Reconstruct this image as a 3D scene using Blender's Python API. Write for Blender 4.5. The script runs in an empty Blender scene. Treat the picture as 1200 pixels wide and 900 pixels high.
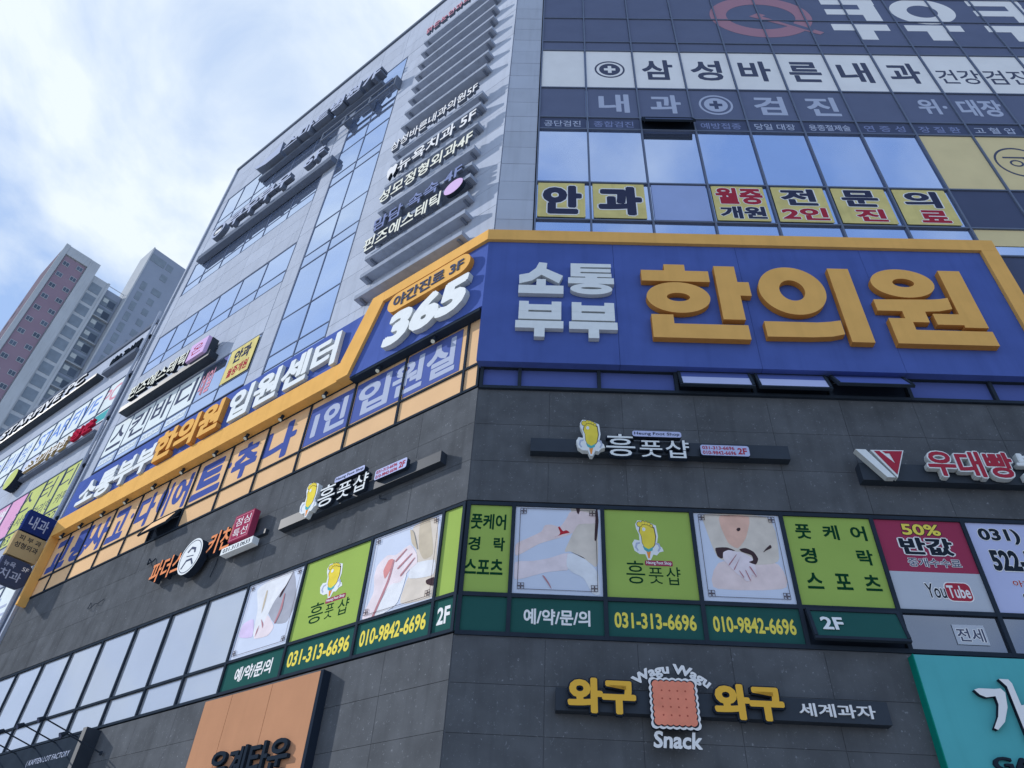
import bpy, bmesh, math, random
from mathutils import Matrix, Vector
random.seed(7)
S = bpy.context.scene
COL = S.collection

# ------------------------------------------------------------------ camera, world, sun, exposure
cam_d = bpy.data.cameras.new('camera')
cam = bpy.data.objects.new('camera', cam_d); COL.objects.link(cam)
cam_d.sensor_width = 36.0; cam_d.lens = 26.12; cam_d.clip_start = 0.1; cam_d.clip_end = 4000
_r = Vector((0.9981027, -0.04025301, 0.0465908))
_d = Vector((0.06157115, 0.65252366, -0.75526278))
_f = Vector((0.0, 0.75669846, 0.65376405))
cam.matrix_world = Matrix(((_r.x, -_d.x, -_f.x, 0), (_r.y, -_d.y, -_f.y, 0), (_r.z, -_d.z, -_f.z, 1.6), (0, 0, 0, 1)))
S.camera = cam

SUN_DIR = Vector((-0.959, 0.285, 0.0)).normalized() * math.cos(math.radians(27)) + Vector((0, 0, math.sin(math.radians(27))))
W = bpy.data.worlds.new("World"); S.world = W; W.use_nodes = True
nt = W.node_tree; nt.nodes.clear()
def nd(t, tree=None, **k):
    n = (tree or nt).nodes.new(t)
    for a, b in k.items(): setattr(n, a, b)
    return n
out = nd('ShaderNodeOutputWorld'); bg = nd('ShaderNodeBackground'); sky = nd('ShaderNodeTexSky', sky_type='NISHITA')
sky.sun_disc = False; sky.sun_elevation = math.radians(27)
sky.sun_rotation = math.atan2(SUN_DIR.x, SUN_DIR.y)
sky.air_density = 1.0; sky.dust_density = 0.8; sky.ozone_density = 2.0
tc = nd('ShaderNodeTexCoord'); mp = nd('ShaderNodeMapping')
mp.inputs['Scale'].default_value = (1.0, 1.0, 1.3); mp.inputs['Rotation'].default_value = (0.2, 0.5, 0.9)
mp.inputs['Location'].default_value = (0.35, 0.2, 0.1)
no = nd('ShaderNodeTexNoise'); no.inputs['Scale'].default_value = 1.7; no.inputs['Detail'].default_value = 8; no.inputs['Roughness'].default_value = 0.56
no.inputs['Distortion'].default_value = 0.9
rp = nd('ShaderNodeValToRGB'); rp.color_ramp.elements[0].position = 0.40; rp.color_ramp.elements[1].position = 0.61
rp.color_ramp.elements[0].color = (0.03, 0.03, 0.03, 1); rp.color_ramp.elements[1].color = (0.92, 0.92, 0.92, 1)
mx = nd('ShaderNodeMixRGB'); mx.inputs['Color2'].default_value = (5.0, 5.45, 5.8, 1)
lk = nt.links.new
lk(tc.outputs['Generated'], mp.inputs['Vector']); lk(mp.outputs[0], no.inputs['Vector']); # a bank of brighter cloud beyond the roof
dt = nd('ShaderNodeVectorMath', operation='DOT_PRODUCT'); dt.inputs[1].default_value = (-0.229, 0.423, 0.877); lk(tc.outputs['Generated'], dt.inputs[0])
mr_ = nd('ShaderNodeMapRange', interpolation_type='SMOOTHSTEP'); mr_.inputs[1].default_value = .86; mr_.inputs[2].default_value = .99; mr_.inputs[3].default_value = -.05; mr_.inputs[4].default_value = .11; lk(dt.outputs['Value'], mr_.inputs[0])
ad_ = nd('ShaderNodeMath', operation='ADD'); lk(no.outputs['Fac'], ad_.inputs[0]); lk(mr_.outputs[0], ad_.inputs[1]); lk(ad_.outputs[0], rp.inputs[0])
hz = nd('ShaderNodeMixRGB'); hz.inputs['Fac'].default_value = .90; hz.inputs['Color2'].default_value = (1.85, 2.85, 4.85, 1)   # thin high haze
lk(sky.outputs[0], hz.inputs['Color1']); lk(rp.outputs[0], mx.inputs['Fac']); lk(hz.outputs[0], mx.inputs['Color1']); lk(mx.outputs[0], bg.inputs['Color'])
lk(bg.outputs[0], out.inputs['Surface']); bg.inputs['Strength'].default_value = 0.12
sun_d = bpy.data.lights.new('sun', 'SUN'); sun_d.energy = 2.7; sun_d.angle = math.radians(0.8); sun_d.color = (1.0, 0.97, 0.93)
sun = bpy.data.objects.new('sun', sun_d); COL.objects.link(sun)
sun.rotation_euler = SUN_DIR.to_track_quat('Z', 'Y').to_euler(); sun.location = (-30, 10, 40)
vs = S.view_settings; vs.view_transform = 'Standard'; vs.look = 'None'; vs.exposure = 0.64; vs.gamma = 1.0
S.cycles.max_bounces = 6; S.cycles.use_denoising = True

# ------------------------------------------------------------------ materials
def lin(c): return tuple(min(.86, 1.2 * (((v / 255 + .055) / 1.055) ** 2.4 if v > 10 else v / 255 / 12.92)) for v in c[:3]) + (1,)
MATS = {}
def mat(name, rgb, rough=.5, metal=0., var=0., scale=8., bump=0., spec=.0, speck=0., rnd=0., streak=0., coat=0., dist=.01):
    m = bpy.data.materials.new(name); m.use_nodes = True; t = m.node_tree; b = t.nodes['Principled BSDF']
    b.inputs['Base Color'].default_value = lin(rgb); b.inputs['Roughness'].default_value = rough; b.inputs['Metallic'].default_value = metal
    b.inputs['Specular IOR Level'].default_value = spec; b.inputs['Coat Weight'].default_value = coat; b.inputs['Coat Roughness'].default_value = .12
    L = t.links.new; c = None
    geo = nd('ShaderNodeNewGeometry', t)
    if var or speck or rnd or streak:
        hs = nd('ShaderNodeHueSaturation', t); hs.inputs['Color'].default_value = lin(rgb); c = hs
        n1 = nd('ShaderNodeTexNoise', t); n1.inputs['Scale'].default_value = scale; n1.inputs['Detail'].default_value = 6
        L(geo.outputs['Position'], n1.inputs['Vector'])
        mr = nd('ShaderNodeMapRange', t); mr.inputs[1].default_value = .3; mr.inputs[2].default_value = .7
        mr.inputs[3].default_value = 1 - var; mr.inputs[4].default_value = 1 + var; L(n1.outputs['Fac'], mr.inputs[0]); last = mr.outputs[0]
        def mul(a, bsock):
            k = nd('ShaderNodeMath', t, operation='MULTIPLY'); L(a, k.inputs[0]); L(bsock, k.inputs[1]); return k.outputs[0]
        if speck:
            n2 = nd('ShaderNodeTexNoise', t); n2.inputs['Scale'].default_value = 20; n2.inputs['Detail'].default_value = 6; n2.inputs['Roughness'].default_value = .8
            L(geo.outputs['Position'], n2.inputs['Vector'])
            m2 = nd('ShaderNodeMapRange', t); m2.inputs[1].default_value = .60; m2.inputs[2].default_value = .74; m2.inputs[3].default_value = 1; m2.inputs[4].default_value = 1 + speck
            L(n2.outputs['Fac'], m2.inputs[0]); last = mul(last, m2.outputs[0])
        if rnd:
            oi = nd('ShaderNodeObjectInfo', t); m3 = nd('ShaderNodeMapRange', t); m3.inputs[3].default_value = 1 - rnd; m3.inputs[4].default_value = 1 + rnd
            L(oi.outputs['Random'], m3.inputs[0]); last = mul(last, m3.outputs[0])
        if streak:
            mpn = nd('ShaderNodeMapping', t); mpn.inputs['Scale'].default_value = (5, 5, .35); L(geo.outputs['Position'], mpn.inputs['Vector'])
            n4 = nd('ShaderNodeTexNoise', t); n4.inputs['Scale'].default_value = 1.2; n4.inputs['Detail'].default_value = 5; L(mpn.outputs[0], n4.inputs['Vector'])
            m4 = nd('ShaderNodeMapRange', t); m4.inputs[1].default_value = .5; m4.inputs[2].default_value = .75; m4.inputs[3].default_value = 1; m4.inputs[4].default_value = 1 - streak
            L(n4.outputs['Fac'], m4.inputs[0]); last = mul(last, m4.outputs[0])
        L(last, hs.inputs['Value']); L(hs.outputs[0], b.inputs['Base Color'])
    if bump:
        n3 = nd('ShaderNodeTexNoise', t); n3.inputs['Scale'].default_value = scale * 1.0; n3.inputs['Detail'].default_value = 3; L(geo.outputs['Position'], n3.inputs['Vector'])
        bp = nd('ShaderNodeBump', t); bp.inputs['Strength'].default_value = bump; bp.inputs['Distance'].default_value = dist; L(n3.outputs['Fac'], bp.inputs['Height']); L(bp.outputs[0], b.inputs['Normal'])
    MATS[name] = m; return m
mat('granite', (86, 89, 93), .62, var=.16, scale=2.2, speck=2.6, rnd=.05, bump=.12, streak=.15, spec=.0)
mat('cladding', (170, 177, 190), .6, var=.04, scale=1.5, rnd=.045, streak=.10)
mat('grout', (96, 100, 106), .9); mat('core', (50, 52, 56), .9)
mat('joint', (60, 64, 70), .9)
mat('dark_metal', (46, 54, 64), .65, var=.1, scale=3)
mat('frame_grey', (104, 114, 134), .65); mat('grey_metal', (104, 112, 126), .65, var=.06, scale=3)
mat('rail_metal', (148, 156, 170), .65, var=.08, scale=2, streak=.15)
mat('black_rail', (44, 52, 62), .6, spec=.3, var=.1, scale=3)
mat('sky_glass', (172, 188, 214), .015, metal=.92, var=.02, scale=1, bump=.05, rnd=.05, dist=.02)
mat('curtain_glass', (166, 180, 208), .03, metal=.9, var=.02, scale=1, bump=.04, rnd=.05, dist=.02)
mat('clear_glass', (182, 187, 194), .02, metal=.55, var=.03, scale=1, bump=.05, rnd=.04, dist=.02)
mat('smoked_glass', (112, 120, 135), .06, metal=.85, var=.05, scale=1, bump=.04, rnd=.06, dist=.02)
mat('dark_glass', (60, 66, 76), .06, metal=.6)
def film(n, c, **k): mat(n, c, **{**dict(rough=.7, spec=.0, var=.04, scale=1.5, rnd=.02), **k})
film('blue_film', (84, 98, 156)); film('blue_panel', (78, 96, 158), rough=.6, var=.07, streak=.10, bump=.25, dist=.04)
film('white_film', (222, 226, 236)); film('slate_film', (98, 106, 130)); film('navy_film', (78, 86, 110)); film('pale_film', (196, 204, 220))
film('yellow_film', (206, 192, 128), var=.1, scale=3, streak=.1); film('cream_film', (210, 194, 150)); film('green_film', (148, 172, 88)); film('dark_green_film', (42, 84, 80))
film('orange_film', (216, 178, 136)); film('maroon_film', (150, 60, 86)); film('lavender_film', (176, 182, 214)); film('lime_film', (186, 194, 122))
film('pink_film', (212, 160, 192)); film('ice_film', (212, 226, 240)); film('grey_film', (176, 182, 192)); film('blank_film', (150, 166, 206))
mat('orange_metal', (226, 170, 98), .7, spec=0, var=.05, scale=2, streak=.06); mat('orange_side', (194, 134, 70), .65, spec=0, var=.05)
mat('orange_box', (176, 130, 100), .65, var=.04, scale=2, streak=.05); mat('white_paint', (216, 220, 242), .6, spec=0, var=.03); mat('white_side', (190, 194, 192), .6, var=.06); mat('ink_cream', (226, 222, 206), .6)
mat('ink', (38, 46, 56), .45); mat('ink_blue', (74, 88, 148), .6); mat('ink_red', (160, 54, 70), .6); mat('ink_slate', (78, 84, 104), .6); mat('ink_white', (232, 234, 240), .6)
mat('ink_yellow', (232, 204, 90), .6); mat('ink_pale', (168, 176, 196), .6); mat('ink_navy', (58, 62, 84), .6); mat('ink_faint', (124, 134, 170), .6); mat('ink_green', (20, 60, 40), .6)
mat('ink_orange', (232, 140, 96), .6); mat('ink_gold', (224, 172, 70), .6); mat('dark_side', (40, 48, 60), .6); mat('ring_rose', (160, 124, 138), .6); mat('rose', (206, 146, 160), .6); mat('maroon', (166, 42, 66), .6)
mat('ink_blueprint', (110, 140, 200), .6)
mat('teal', (84, 164, 168), .6, var=.05, scale=1.5, streak=.05); mat('teal_side', (20, 128, 112), .5)
mat('navy_box', (38, 52, 104), .6); mat('tan_box', (176, 156, 116), .6); mat('slate_box', (66, 74, 96), .6); mat('oval_pink', (206, 176, 214), .6)
for n, c in dict(beige=(206, 196, 184), tan=(190, 178, 158), skin2=(228, 202, 200), skin3=(232, 208, 212), skin4=(216, 176, 158), skin5=(206, 140, 138), cloth=(214, 216, 236), grey=(160, 162, 172),
                 lilac=(206, 190, 220), red=(176, 50, 60), hair=(70, 56, 60), crease=(176, 128, 134), biscuit=(226, 134, 110), biscuit_edge=(170, 84, 70), foot_yellow=(240, 200, 80),
                 foot_orange=(224, 140, 70)).items(): mat(n, c, .5, var=.09, scale=5.0)
mat('tower_grey', (170, 174, 178), .85, var=.05, scale=.3, streak=.12); mat('tower_mauve', (136, 118, 130), .85, var=.05, scale=.3); mat('tower_blue', (138, 146, 160), .85, var=.05, scale=.3)
mat('tower_side', (116, 108, 118), .85, var=.05, scale=.3); mat('tower_recess', (122, 132, 142), .8, var=.1, scale=1); mat('tower_glass', (86, 96, 110), .3, rnd=.2)
mat('paving', (160, 158, 154), .85, var=.12, scale=3); mat('asphalt', (92, 92, 94), .9, var=.15, scale=6); mat('kerb', (160, 160, 158), .8, var=.1)
mat('line_paint', (222, 222, 218), .7); mat('lamp_glass', (240, 232, 200), .2)
M = MATS

# ------------------------------------------------------------------ frames and geometry helpers
CX, CY = -0.58868, 10.0
def frame(deg, ox=CX, oy=CY): return Matrix.Translation((ox, oy, 0)) @ Matrix.Rotation(math.radians(deg), 4, 'Z')
FR = {'R': frame(-2.771), 'L': frame(-39.545)}
_p = FR['L'] @ Vector((-17.0, 0, 0)); FR['B'] = frame(-39.545 + 90, _p.x, _p.y)        # blade signs: x runs into the wall

def tag(o, label=None, cat=None, group=None, kind=None):
    for k, v in (('label', label), ('category', cat), ('group', group), ('kind', kind)):
        if v: o[k] = v
    return o
LM = {}
class T:
    """a thing: an Empty on a facade, whose parts are given in that facade's coordinates (x along, y into wall, z up)"""
    def __init__(s, name, label, cat, fr='R', x=0, z=0, y=0, group=None, kind=None):
        s.o = bpy.data.objects.new(name, None); COL.objects.link(s.o); s.F = FR[fr] if isinstance(fr, str) else fr
        s.org = Vector((x, y, z)); s.o.matrix_world = s.F @ Matrix.Translation(s.org); s.M = s.F @ Matrix.Translation(s.org)
        s.o.empty_display_size = .2
        tag(s.o, label, cat, group, kind)
    def obj(s, name, me, parent=None, off=None, rot=None):
        o = bpy.data.objects.new(name, me); COL.objects.link(o); p = parent or s.o; o.parent = p
        m = rot if rot is not None else (Matrix.Translation(off - s.org) if off is not None else Matrix())
        LM[o.name] = m                      # matrix relative to the thing
        o.matrix_local = m if parent is None else LM[parent.name].inverted() @ m
        return o
class MB:
    def __init__(s): s.v = []; s.f = []; s.m = []
    def add(s, vs, fs, m=0):
        n = len(s.v); s.v += [tuple(v) for v in vs]; s.f += [[i + n for i in f] for f in fs]; s.m += [m] * len(fs); return s
    def box(s, x0, x1, y0, y1, z0, z1, m=0, e0=0, e1=0):
        # y0 front (smaller), y1 back; e0/e1 lengthen the front edge at either end (mitres)
        v = [(x0 - e0, y0, z0), (x1 + e1, y0, z0), (x1, y1, z0), (x0, y1, z0), (x0 - e0, y0, z1), (x1 + e1, y0, z1), (x1, y1, z1), (x0, y1, z1)]
        return s.add(v, [(0, 1, 5, 4), (1, 2, 6, 5), (2, 3, 7, 6), (3, 0, 4, 7), (4, 5, 6, 7), (3, 2, 1, 0)], m)
    def prism(s, pts, y0, y1, m=0, ms=None):
        a = sum(pts[i][0] * pts[(i + 1) % len(pts)][1] - pts[(i + 1) % len(pts)][0] * pts[i][1] for i in range(len(pts)))
        if a < 0: pts = pts[::-1]
        n = len(pts); v = [(x, y0, z) for x, z in pts] + [(x, y1, z) for x, z in pts]
        s.add(v, [tuple(range(n))], m); k = len(s.v) - 2 * n
        s.f.append([k + n + i for i in reversed(range(n))]); s.m.append(m if ms is None else ms)
        for i in range(n): s.f.append([k + i, k + n + i, k + n + (i + 1) % n, k + (i + 1) % n]); s.m.append(m if ms is None else ms)
        return s
    def ring(s, cx, cz, rx, rz, hx, hz, y0, y1, n=40, m=0, ms=None, hcx=None, hcz=None):
        ms = m if ms is None else ms; hcx = cx if hcx is None else hcx; hcz = cz if hcz is None else hcz
        c = [(math.cos(2 * math.pi * i / n), math.sin(2 * math.pi * i / n)) for i in range(n)]
        v = [(cx + rx * a, y0, cz + rz * b) for a, b in c] + [(hcx + hx * a, y0, hcz + hz * b) for a, b in c] + [(cx + rx * a, y1, cz + rz * b) for a, b in c] + [(hcx + hx * a, y1, hcz + hz * b) for a, b in c]
        f1 = []; f2 = []
        for i in range(n):
            j = (i + 1) % n; f1.append((i, j, n + j, n + i)); f2 += [(j, i, 2 * n + i, 2 * n + j), (n + i, n + j, 3 * n + j, 3 * n + i)]
        s.add(v, f1, m); k = len(s.v) - 4 * n; s.f += [[q + k for q in f] for f in f2]; s.m += [ms] * len(f2); return s
    def tube(s, a, b, r, n=8, m=0, r2=None):
        a = Vector(a); b = Vector(b); r2 = r if r2 is None else r2; q = (b - a).to_track_quat('Z', 'Y')
        c = [(q @ Vector((math.cos(2 * math.pi * i / n), math.sin(2 * math.pi * i / n), 0))) for i in range(n)]
        v = [a + k * r for k in c] + [b + k * r2 for k in c]
        return s.add(v, [(i, (i + 1) % n, n + (i + 1) % n, n + i) for i in range(n)] + [tuple(range(n))[::-1], tuple(range(n, 2 * n))], m)
    def mesh(s, mats, org=None, name='m'):
        me = bpy.data.meshes.new(name); o = org or Vector((0, 0, 0))
        me.from_pydata([(x - o.x, y - o.y, z - o.z) for x, y, z in s.v], [], s.f)
        for m in (mats if isinstance(mats, (list, tuple)) else [mats]): me.materials.append(M[m])
        for p, k in zip(me.polygons, s.m): p.material_index = k
        me.update(); return me
    def build(s, name, mats, th, parent=None, label=None):
        o = th.obj(name, s.mesh(mats, th.org, name), parent)
        if label: o['label'] = label
        return o
def rrect(x0, x1, z0, z1, r, n=6):
    p = []
    for cx, cz, a in ((x1 - r, z1 - r, 0), (x0 + r, z1 - r, 90), (x0 + r, z0 + r, 180), (x1 - r, z0 + r, 270)):
        for i in range(n + 1): t = math.radians(a + 90 * i / n); p.append((cx + r * math.cos(t), cz + r * math.sin(t)))
    return p

_gc = {}
def glyph(s_, off, ext, depth):
    k = (s_, off, ext, depth)
    if k not in _gc:
        o1 = min(off, .014); r = off - o1
        c = bpy.data.curves.new('t', 'FONT'); c.body = s_; c.offset = o1; c.extrude = ext; c.resolution_u = 3
        o = bpy.data.objects.new('t', c); me = bpy.data.meshes.new_from_object(o)
        v0 = [tuple(x.co) for x in me.vertices]; f0 = [list(p.vertices) for p in me.polygons]; nz0 = [abs(p.normal.z) > .7 for p in me.polygons]
        n = 0 if r < .004 else (4 if r < .022 else 8); v, f, nz = [], [], []
        for i in range(n + 1):
            a = 2 * math.pi * (i + .37) / max(n, 1); dx, dy = (r * math.cos(a), r * math.sin(a)) if i < n else (0, 0)
            f += [[q + len(v) for q in t] for t in f0]; v += [(x + dx, y + dy, z, i) for x, y, z in v0]; nz += nz0
        bpy.data.objects.remove(o); bpy.data.curves.remove(c); bpy.data.meshes.remove(me); _gc[k] = (v, f, nz)
    return _gc[k]
def bbox(v): xs = [a[0] for a in v]; ys = [a[1] for a in v]; return min(xs), max(xs), min(ys), max(ys)
def text(th, body, x0, x1, z0, z1, y0, y1, mats, off=.02, name='lettering', parent=None, shear=0, split=None, outline=None, arc=None, part_label=None):
    """lettering fitted to a rectangle; split gives every character its own object"""
    if isinstance(mats, str): mats = [mats]
    B = bbox(glyph(body, off, 1, 0)[0]); w = B[1] - B[0] or 1; h = B[3] - B[2] or 1
    X = lambda x: x0 + (x - B[0]) / w * (x1 - x0); Z = lambda y: z0 + (y - B[2]) / h * (z1 - z0)
    def put(ch, dx, nm, ofs, ya, yb, mm, par):
        v, f, nz = glyph(ch, ofs, 1, 0); mb = MB(); vv = []
        for a, b, c, kk in v:
            px, pz = X(a + dx), Z(b)
            if shear: px += shear * (pz - z0)
            if arc:  # bend up about the centre
                t = (px - (x0 + x1) / 2) / arc
                px = (x0 + x1) / 2 + (arc + (pz - z0)) * math.sin(t)
                pz = z0 + (arc + (pz - z0)) * math.cos(t) - arc
            vv.append((px, (ya + yb) / 2 - c * ((yb - ya) / 2 + kk * .00008), pz))
        mb.v = vv; mb.f = [list(q) for q in f]; mb.m = [0 if q else (1 if len(mm) > 1 else 0) for q in nz]
        if not vv: return None
        return mb.build(nm, mm, th, par)
    objs = []
    if split:
        for i, ch in enumerate(body):
            if ch == ' ': continue
            if all(c > '가' for c in body[:i]): dx = .92 * i
            else: dx = bbox(glyph(body[:i + 1], off, 1, 0)[0])[1] - bbox(glyph(ch, off, 1, 0)[0])[1]
            o = put(ch, dx, split, off, y0, y1, mats, parent); objs.append(o)
            if outline: put(ch, dx, 'backing', off + outline[1], y0 + outline[2], y1 + outline[3], [outline[0]] if isinstance(outline[0], str) else list(outline[0]), o if not parent else parent)
    else:
        o = put(body, 0, name, off, y0, y1, mats, parent); objs.append(o)
        if outline: put(body, 0, name + '_outline', off + outline[1], y0 + outline[2], y1 + outline[3], [outline[0]] if isinstance(outline[0], str) else list(outline[0]), parent)
    return objs
def flat(th, body, x0, x1, z0, z1, m, y=.0, off=.02, parent=None, **k):   # print on film: 1.5 mm thick
    return text(th, body, x0, x1, z0, z1, y - .0015, y, m, off, parent=parent, **k)

# ------------------------------------------------------------------ ground
def setting(name, mb, m):
    th = bpy.data.objects.new(name, mb.mesh(m)); COL.objects.link(th); th['kind'] = 'structure'; return th
setting('ground', MB().add([(-900, -900, -.02), (900, -900, -.02), (900, 900, -.02), (-900, 900, -.02)], [(0, 1, 2, 3)]), 'paving')
setting('road', MB().add([(-200, -16, -.012), (200, -16, -.012), (200, 2.2, -.012), (-200, 2.2, -.012)], [(0, 1, 2, 3)]), 'asphalt')
setting('pavement', MB().box(-200, 200, 2.5, 9.6, -.005, .13), 'paving'); setting('kerb', MB().box(-200, 200, 2.2, 2.5, -.005, .12), 'kerb')
mk = MB()
for i in range(-20, 21): mk.add([(i * 8, -7, -.008), (i * 8 + 3, -7, -.008), (i * 8 + 3, -6.85, -.008), (i * 8, -6.85, -.008)], [(0, 1, 2, 3)])
setting('road_marking', mk, 'line_paint')

# ------------------------------------------------------------------ the corner building
BL = T('commercial_building', 'dark granite and pale panel commercial building with a bent corner, covered in shop signs', 'building', 'L', 0, 0)
class Sub(T):
    """adds parts in the other facade's coordinates to the same building"""
    def __init__(s, base, fr): s.o = base.o; s.F = FR[fr]; s.org = Vector((0, 0, 0)); s.K = base.M.inverted() @ s.F
    def obj(s, name, me, parent=None, off=None, rot=None):
        o = bpy.data.objects.new(name, me); COL.objects.link(o); o.parent = parent or s.o
        Lm = s.K @ (rot if rot is not None else Matrix.Translation(off or Vector()))
        LM[o.name] = Lm; o.matrix_local = Lm if parent is None else LM[parent.name].inverted() @ Lm
        return o
BR = Sub(BL, 'R')
TOP = 32.4
MB().box(-17.1, 0, .06, .5, 0, TOP - .3).box(-17.1, -16.6, .06, 12, 0, TOP - .3).build('core_wall', 'core', BL)
MB().box(0, 20, .06, .5, 0, TOP - .3).box(19.5, 20, .5, 12, 0, TOP - .3).build('core_wall', 'core', BR)
# roof cap
MB().box(-17.15, 0.02, -.06, .55, TOP - .3, TOP - .12, e1=.02).build('parapet_cap', 'grey_metal', BL)
MB().box(0.02, 20, -.06, .55, TOP - .3, TOP - .125, e0=.0).build('parapet_cap', 'grey_metal', BR)
_pm = {}
cnt = {'granite_slab': 0, 'cladding_panel': 0}
def tiles(B, x0, x1, z0, z1, w, h, name, m, gap=.012, thick=.05):
    nx = max(1, round((x1 - x0) / w)); nz = max(1, round((z1 - z0) / h)); w = (x1 - x0) / nx; h = (z1 - z0) / nz
    k = (round(w, 4), round(h, 4), m)
    gp = .006 if m == 'granite' else gap
    if k not in _pm: gap = gp; _pm[k] = MB().box(gap / 2, w - gap / 2, 0, thick, gap / 2, h - gap / 2).mesh(m)
    for i in range(nx):
        for j in range(nz):
            off = Vector((x0 + i * w, random.uniform(0, .003), z0 + j * h)); cnt[name] += 1
            B.obj(name, _pm[k], None, off)
G = ('granite_slab', 'granite')
tiles(BL, -17.0, -.01, 7.80, 10.12, 1.30, .78, *G); tiles(BR, .01, 20, 7.80, 10.06, 1.27, .76, *G)
tiles(BL, -17.0, -.01, 2.5, 5.66, 1.30, .66, *G); tiles(BR, .01, 20, 2.5, 5.62, 1.27, .66, *G)
P_ = ('cladding_panel', 'cladding')
tiles(BL, -5.33, -.01, 12.1, 29.3, 1.33, .86, *P_); tiles(BR, .01, .83, 12.1, 30.2, .85, .72, *P_)
for a, b in ((16.38, 18.56), (20.52, 22.76), (24.72, 26.96)): tiles(BL, -16.5, -8.62, a, b, 1.6, .75, *P_)
tiles(BL, -8.60, -7.87, 12.1, 29.3, .73, .86, *P_); tiles(BL, -17.05, -16.52, 12.1, 29.3, .6, 1.1, *P_)
tiles(BL, -17.05, -.01, 29.32, TOP - .31, 1.42, .92, *P_)
print('tiles', cnt)
for B_, x0, x1 in ((BL, -17.0, -.005), (BR, .005, 20)):
    MB().box(x0, x1, .012, .055, 7.80, 10.1).box(x0, x1, .012, .055, 2.5, 5.64).build('grout', 'grout', B_)

def window(B, x0, x1, rows, mul, glass, fm='dark_metal', fw=.05, yf=-.02, yg=.02, label=None, tilt=.22, frame_name='window', skip=()):
    """one window strip: a frame with mullions at mul, transoms at rows; every pane a sub-part"""
    f = MB(); xs = sorted([x0] + [m for m in mul if x0 < m < x1] + [x1])
    for k, x in enumerate(xs):
        a, b = (x, x + fw) if k == 0 else ((x - fw, x) if k == len(xs) - 1 else (x - fw / 2, x + fw / 2)); f.box(a, b, yf, .06, rows[0], rows[-1])
    for j, z in enumerate(rows):
        a, b = (z, z + fw) if j == 0 else ((z - fw, z) if j == len(rows) - 1 else (z - fw / 2, z + fw / 2))
        for k in range(len(xs) - 1):
            l = xs[k] + (fw if k == 0 else fw / 2); r = xs[k + 1] - (fw if k == len(xs) - 2 else fw / 2); f.box(l, r, yf + .003, .058, a, b)
    w = f.build(frame_name, fm, B, label=label)
    for k in range(len(xs) - 1):
        for j in range(len(rows) - 1):
            if (k, j) in skip: continue
            g = glass(k, j) if callable(glass) else glass
            l = xs[k] + fw / 2 - .004; r = xs[k + 1] - fw / 2 + .004; a = rows[j] + fw / 2 - .004; b = rows[j + 1] - fw / 2 + .004
            me = MB().box(-(r - l) / 2, (r - l) / 2, 0, .012, -(b - a) / 2, (b - a) / 2).mesh(g)
            t = math.radians(tilt); o = B.obj('pane', me, w, rot=Matrix.Translation(Vector(((l + r) / 2, yg, (a + b) / 2)) - B.org) @ Matrix.Rotation(random.uniform(-t, t), 4, 'X') @ Matrix.Rotation(random.uniform(-t, t), 4, 'Z'))
    return w
M2L = [-16.1, -14.75, -13.4, -12.05, -10.65, -9.3, -7.98, -6.70, -5.41, -3.76, -2.06, -.46]
M2R = [.74, 2.10, 3.46, 4.82, 6.18, 7.54, 8.90, 10.26, 11.62, 12.98, 14.34]
window(BL, -17.0, -.01, [5.68, 6.25, 7.77], M2L, 'clear_glass', label='second floor ribbon window')
window(BR, .01, 15.7, [5.64, 6.24, 7.77], M2R, 'smoked_glass', label='second floor ribbon window', fw=.06, skip=((4, 0),))
M3L = [-15.7, -14.48, -13.17, -11.86, -10.6, -9.27, -7.88, -6.5, -5.03, -3.56, -2.06, -.4]
window(BL, -17.0, -.01, [10.14, 10.72, 12.06], M3L, 'clear_glass', label='third floor ribbon window', skip=((5, 0),))
M3R = [.72, 2.13, 3.49, 4.84, 6.15, 7.52, 8.97, 10.3, 11.6, 12.95, 14.3]
window(BR, .01, 15.7, [10.08, 10.62], M3R, 'blue_film', label='blue filmed strip of small windows under the big sign', fw=.06, yf=-.05, skip=((3, 0), (4, 0), (5, 0)))
MU = [-15.3, -14.0, -12.7, -11.4, -10.05]
for rows in ([14.4, 14.95, 16.36], [18.58, 19.15, 20.5], [22.78, 23.35, 24.7], [26.98, 27.5, 29.3]): window(BL, -16.5, -8.62, rows, MU, 'sky_glass', fm='frame_grey', fw=.035, yf=.0, yg=.015)
window(BL, -7.85, -5.35, [12.4, 14.4, 14.95, 16.4, 18.6, 19.15, 20.62, 22.82, 23.36, 24.9, 27.0, 27.55, 29.3], [-6.6], 'sky_glass', fm='frame_grey', fw=.035, yf=.0, yg=.015, label='tall glazed stair window')
BX = [.85, 2.1, 3.45, 4.8, 6.15, 7.5, 8.87, 10.22, 11.57, 12.92, 14.27, 15.62, 16.97, 18.3, 19.7]
RZ = [12.4, 14.1, 15.02, 16.44, 18.76, 19.33, 20.86, 23.05, 23.6, 25.2, 26.85, 28.4, 30.2]
window(BR, BX[0], BX[-1], RZ, BX[1:-1], lambda k, j: 'smoked_glass' if j >= 7 else ('curtain_glass'), fw=.04, yf=-.03, label='glass curtain wall', fm='frame_grey', tilt=.08, frame_name='curtain_wall', skip=((2, 4),))
def edge_trim(): MB().box(-17.22, -17.1, -.06, .4, 0, TOP - .13).build('edge_trim', 'cladding', BL)
edge_trim()
for dx in (-17.42,): MB().tube((dx, -.12, 1), (dx, -.12, 22.4), .045, 10).build('downpipe', 'cladding', BL)
for z in range(3, 23, 2): MB().box(-17.48, -17.24, -.12, 0, z, z + .05).build('pipe_clip', 'dark_metal', BL)

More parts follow.
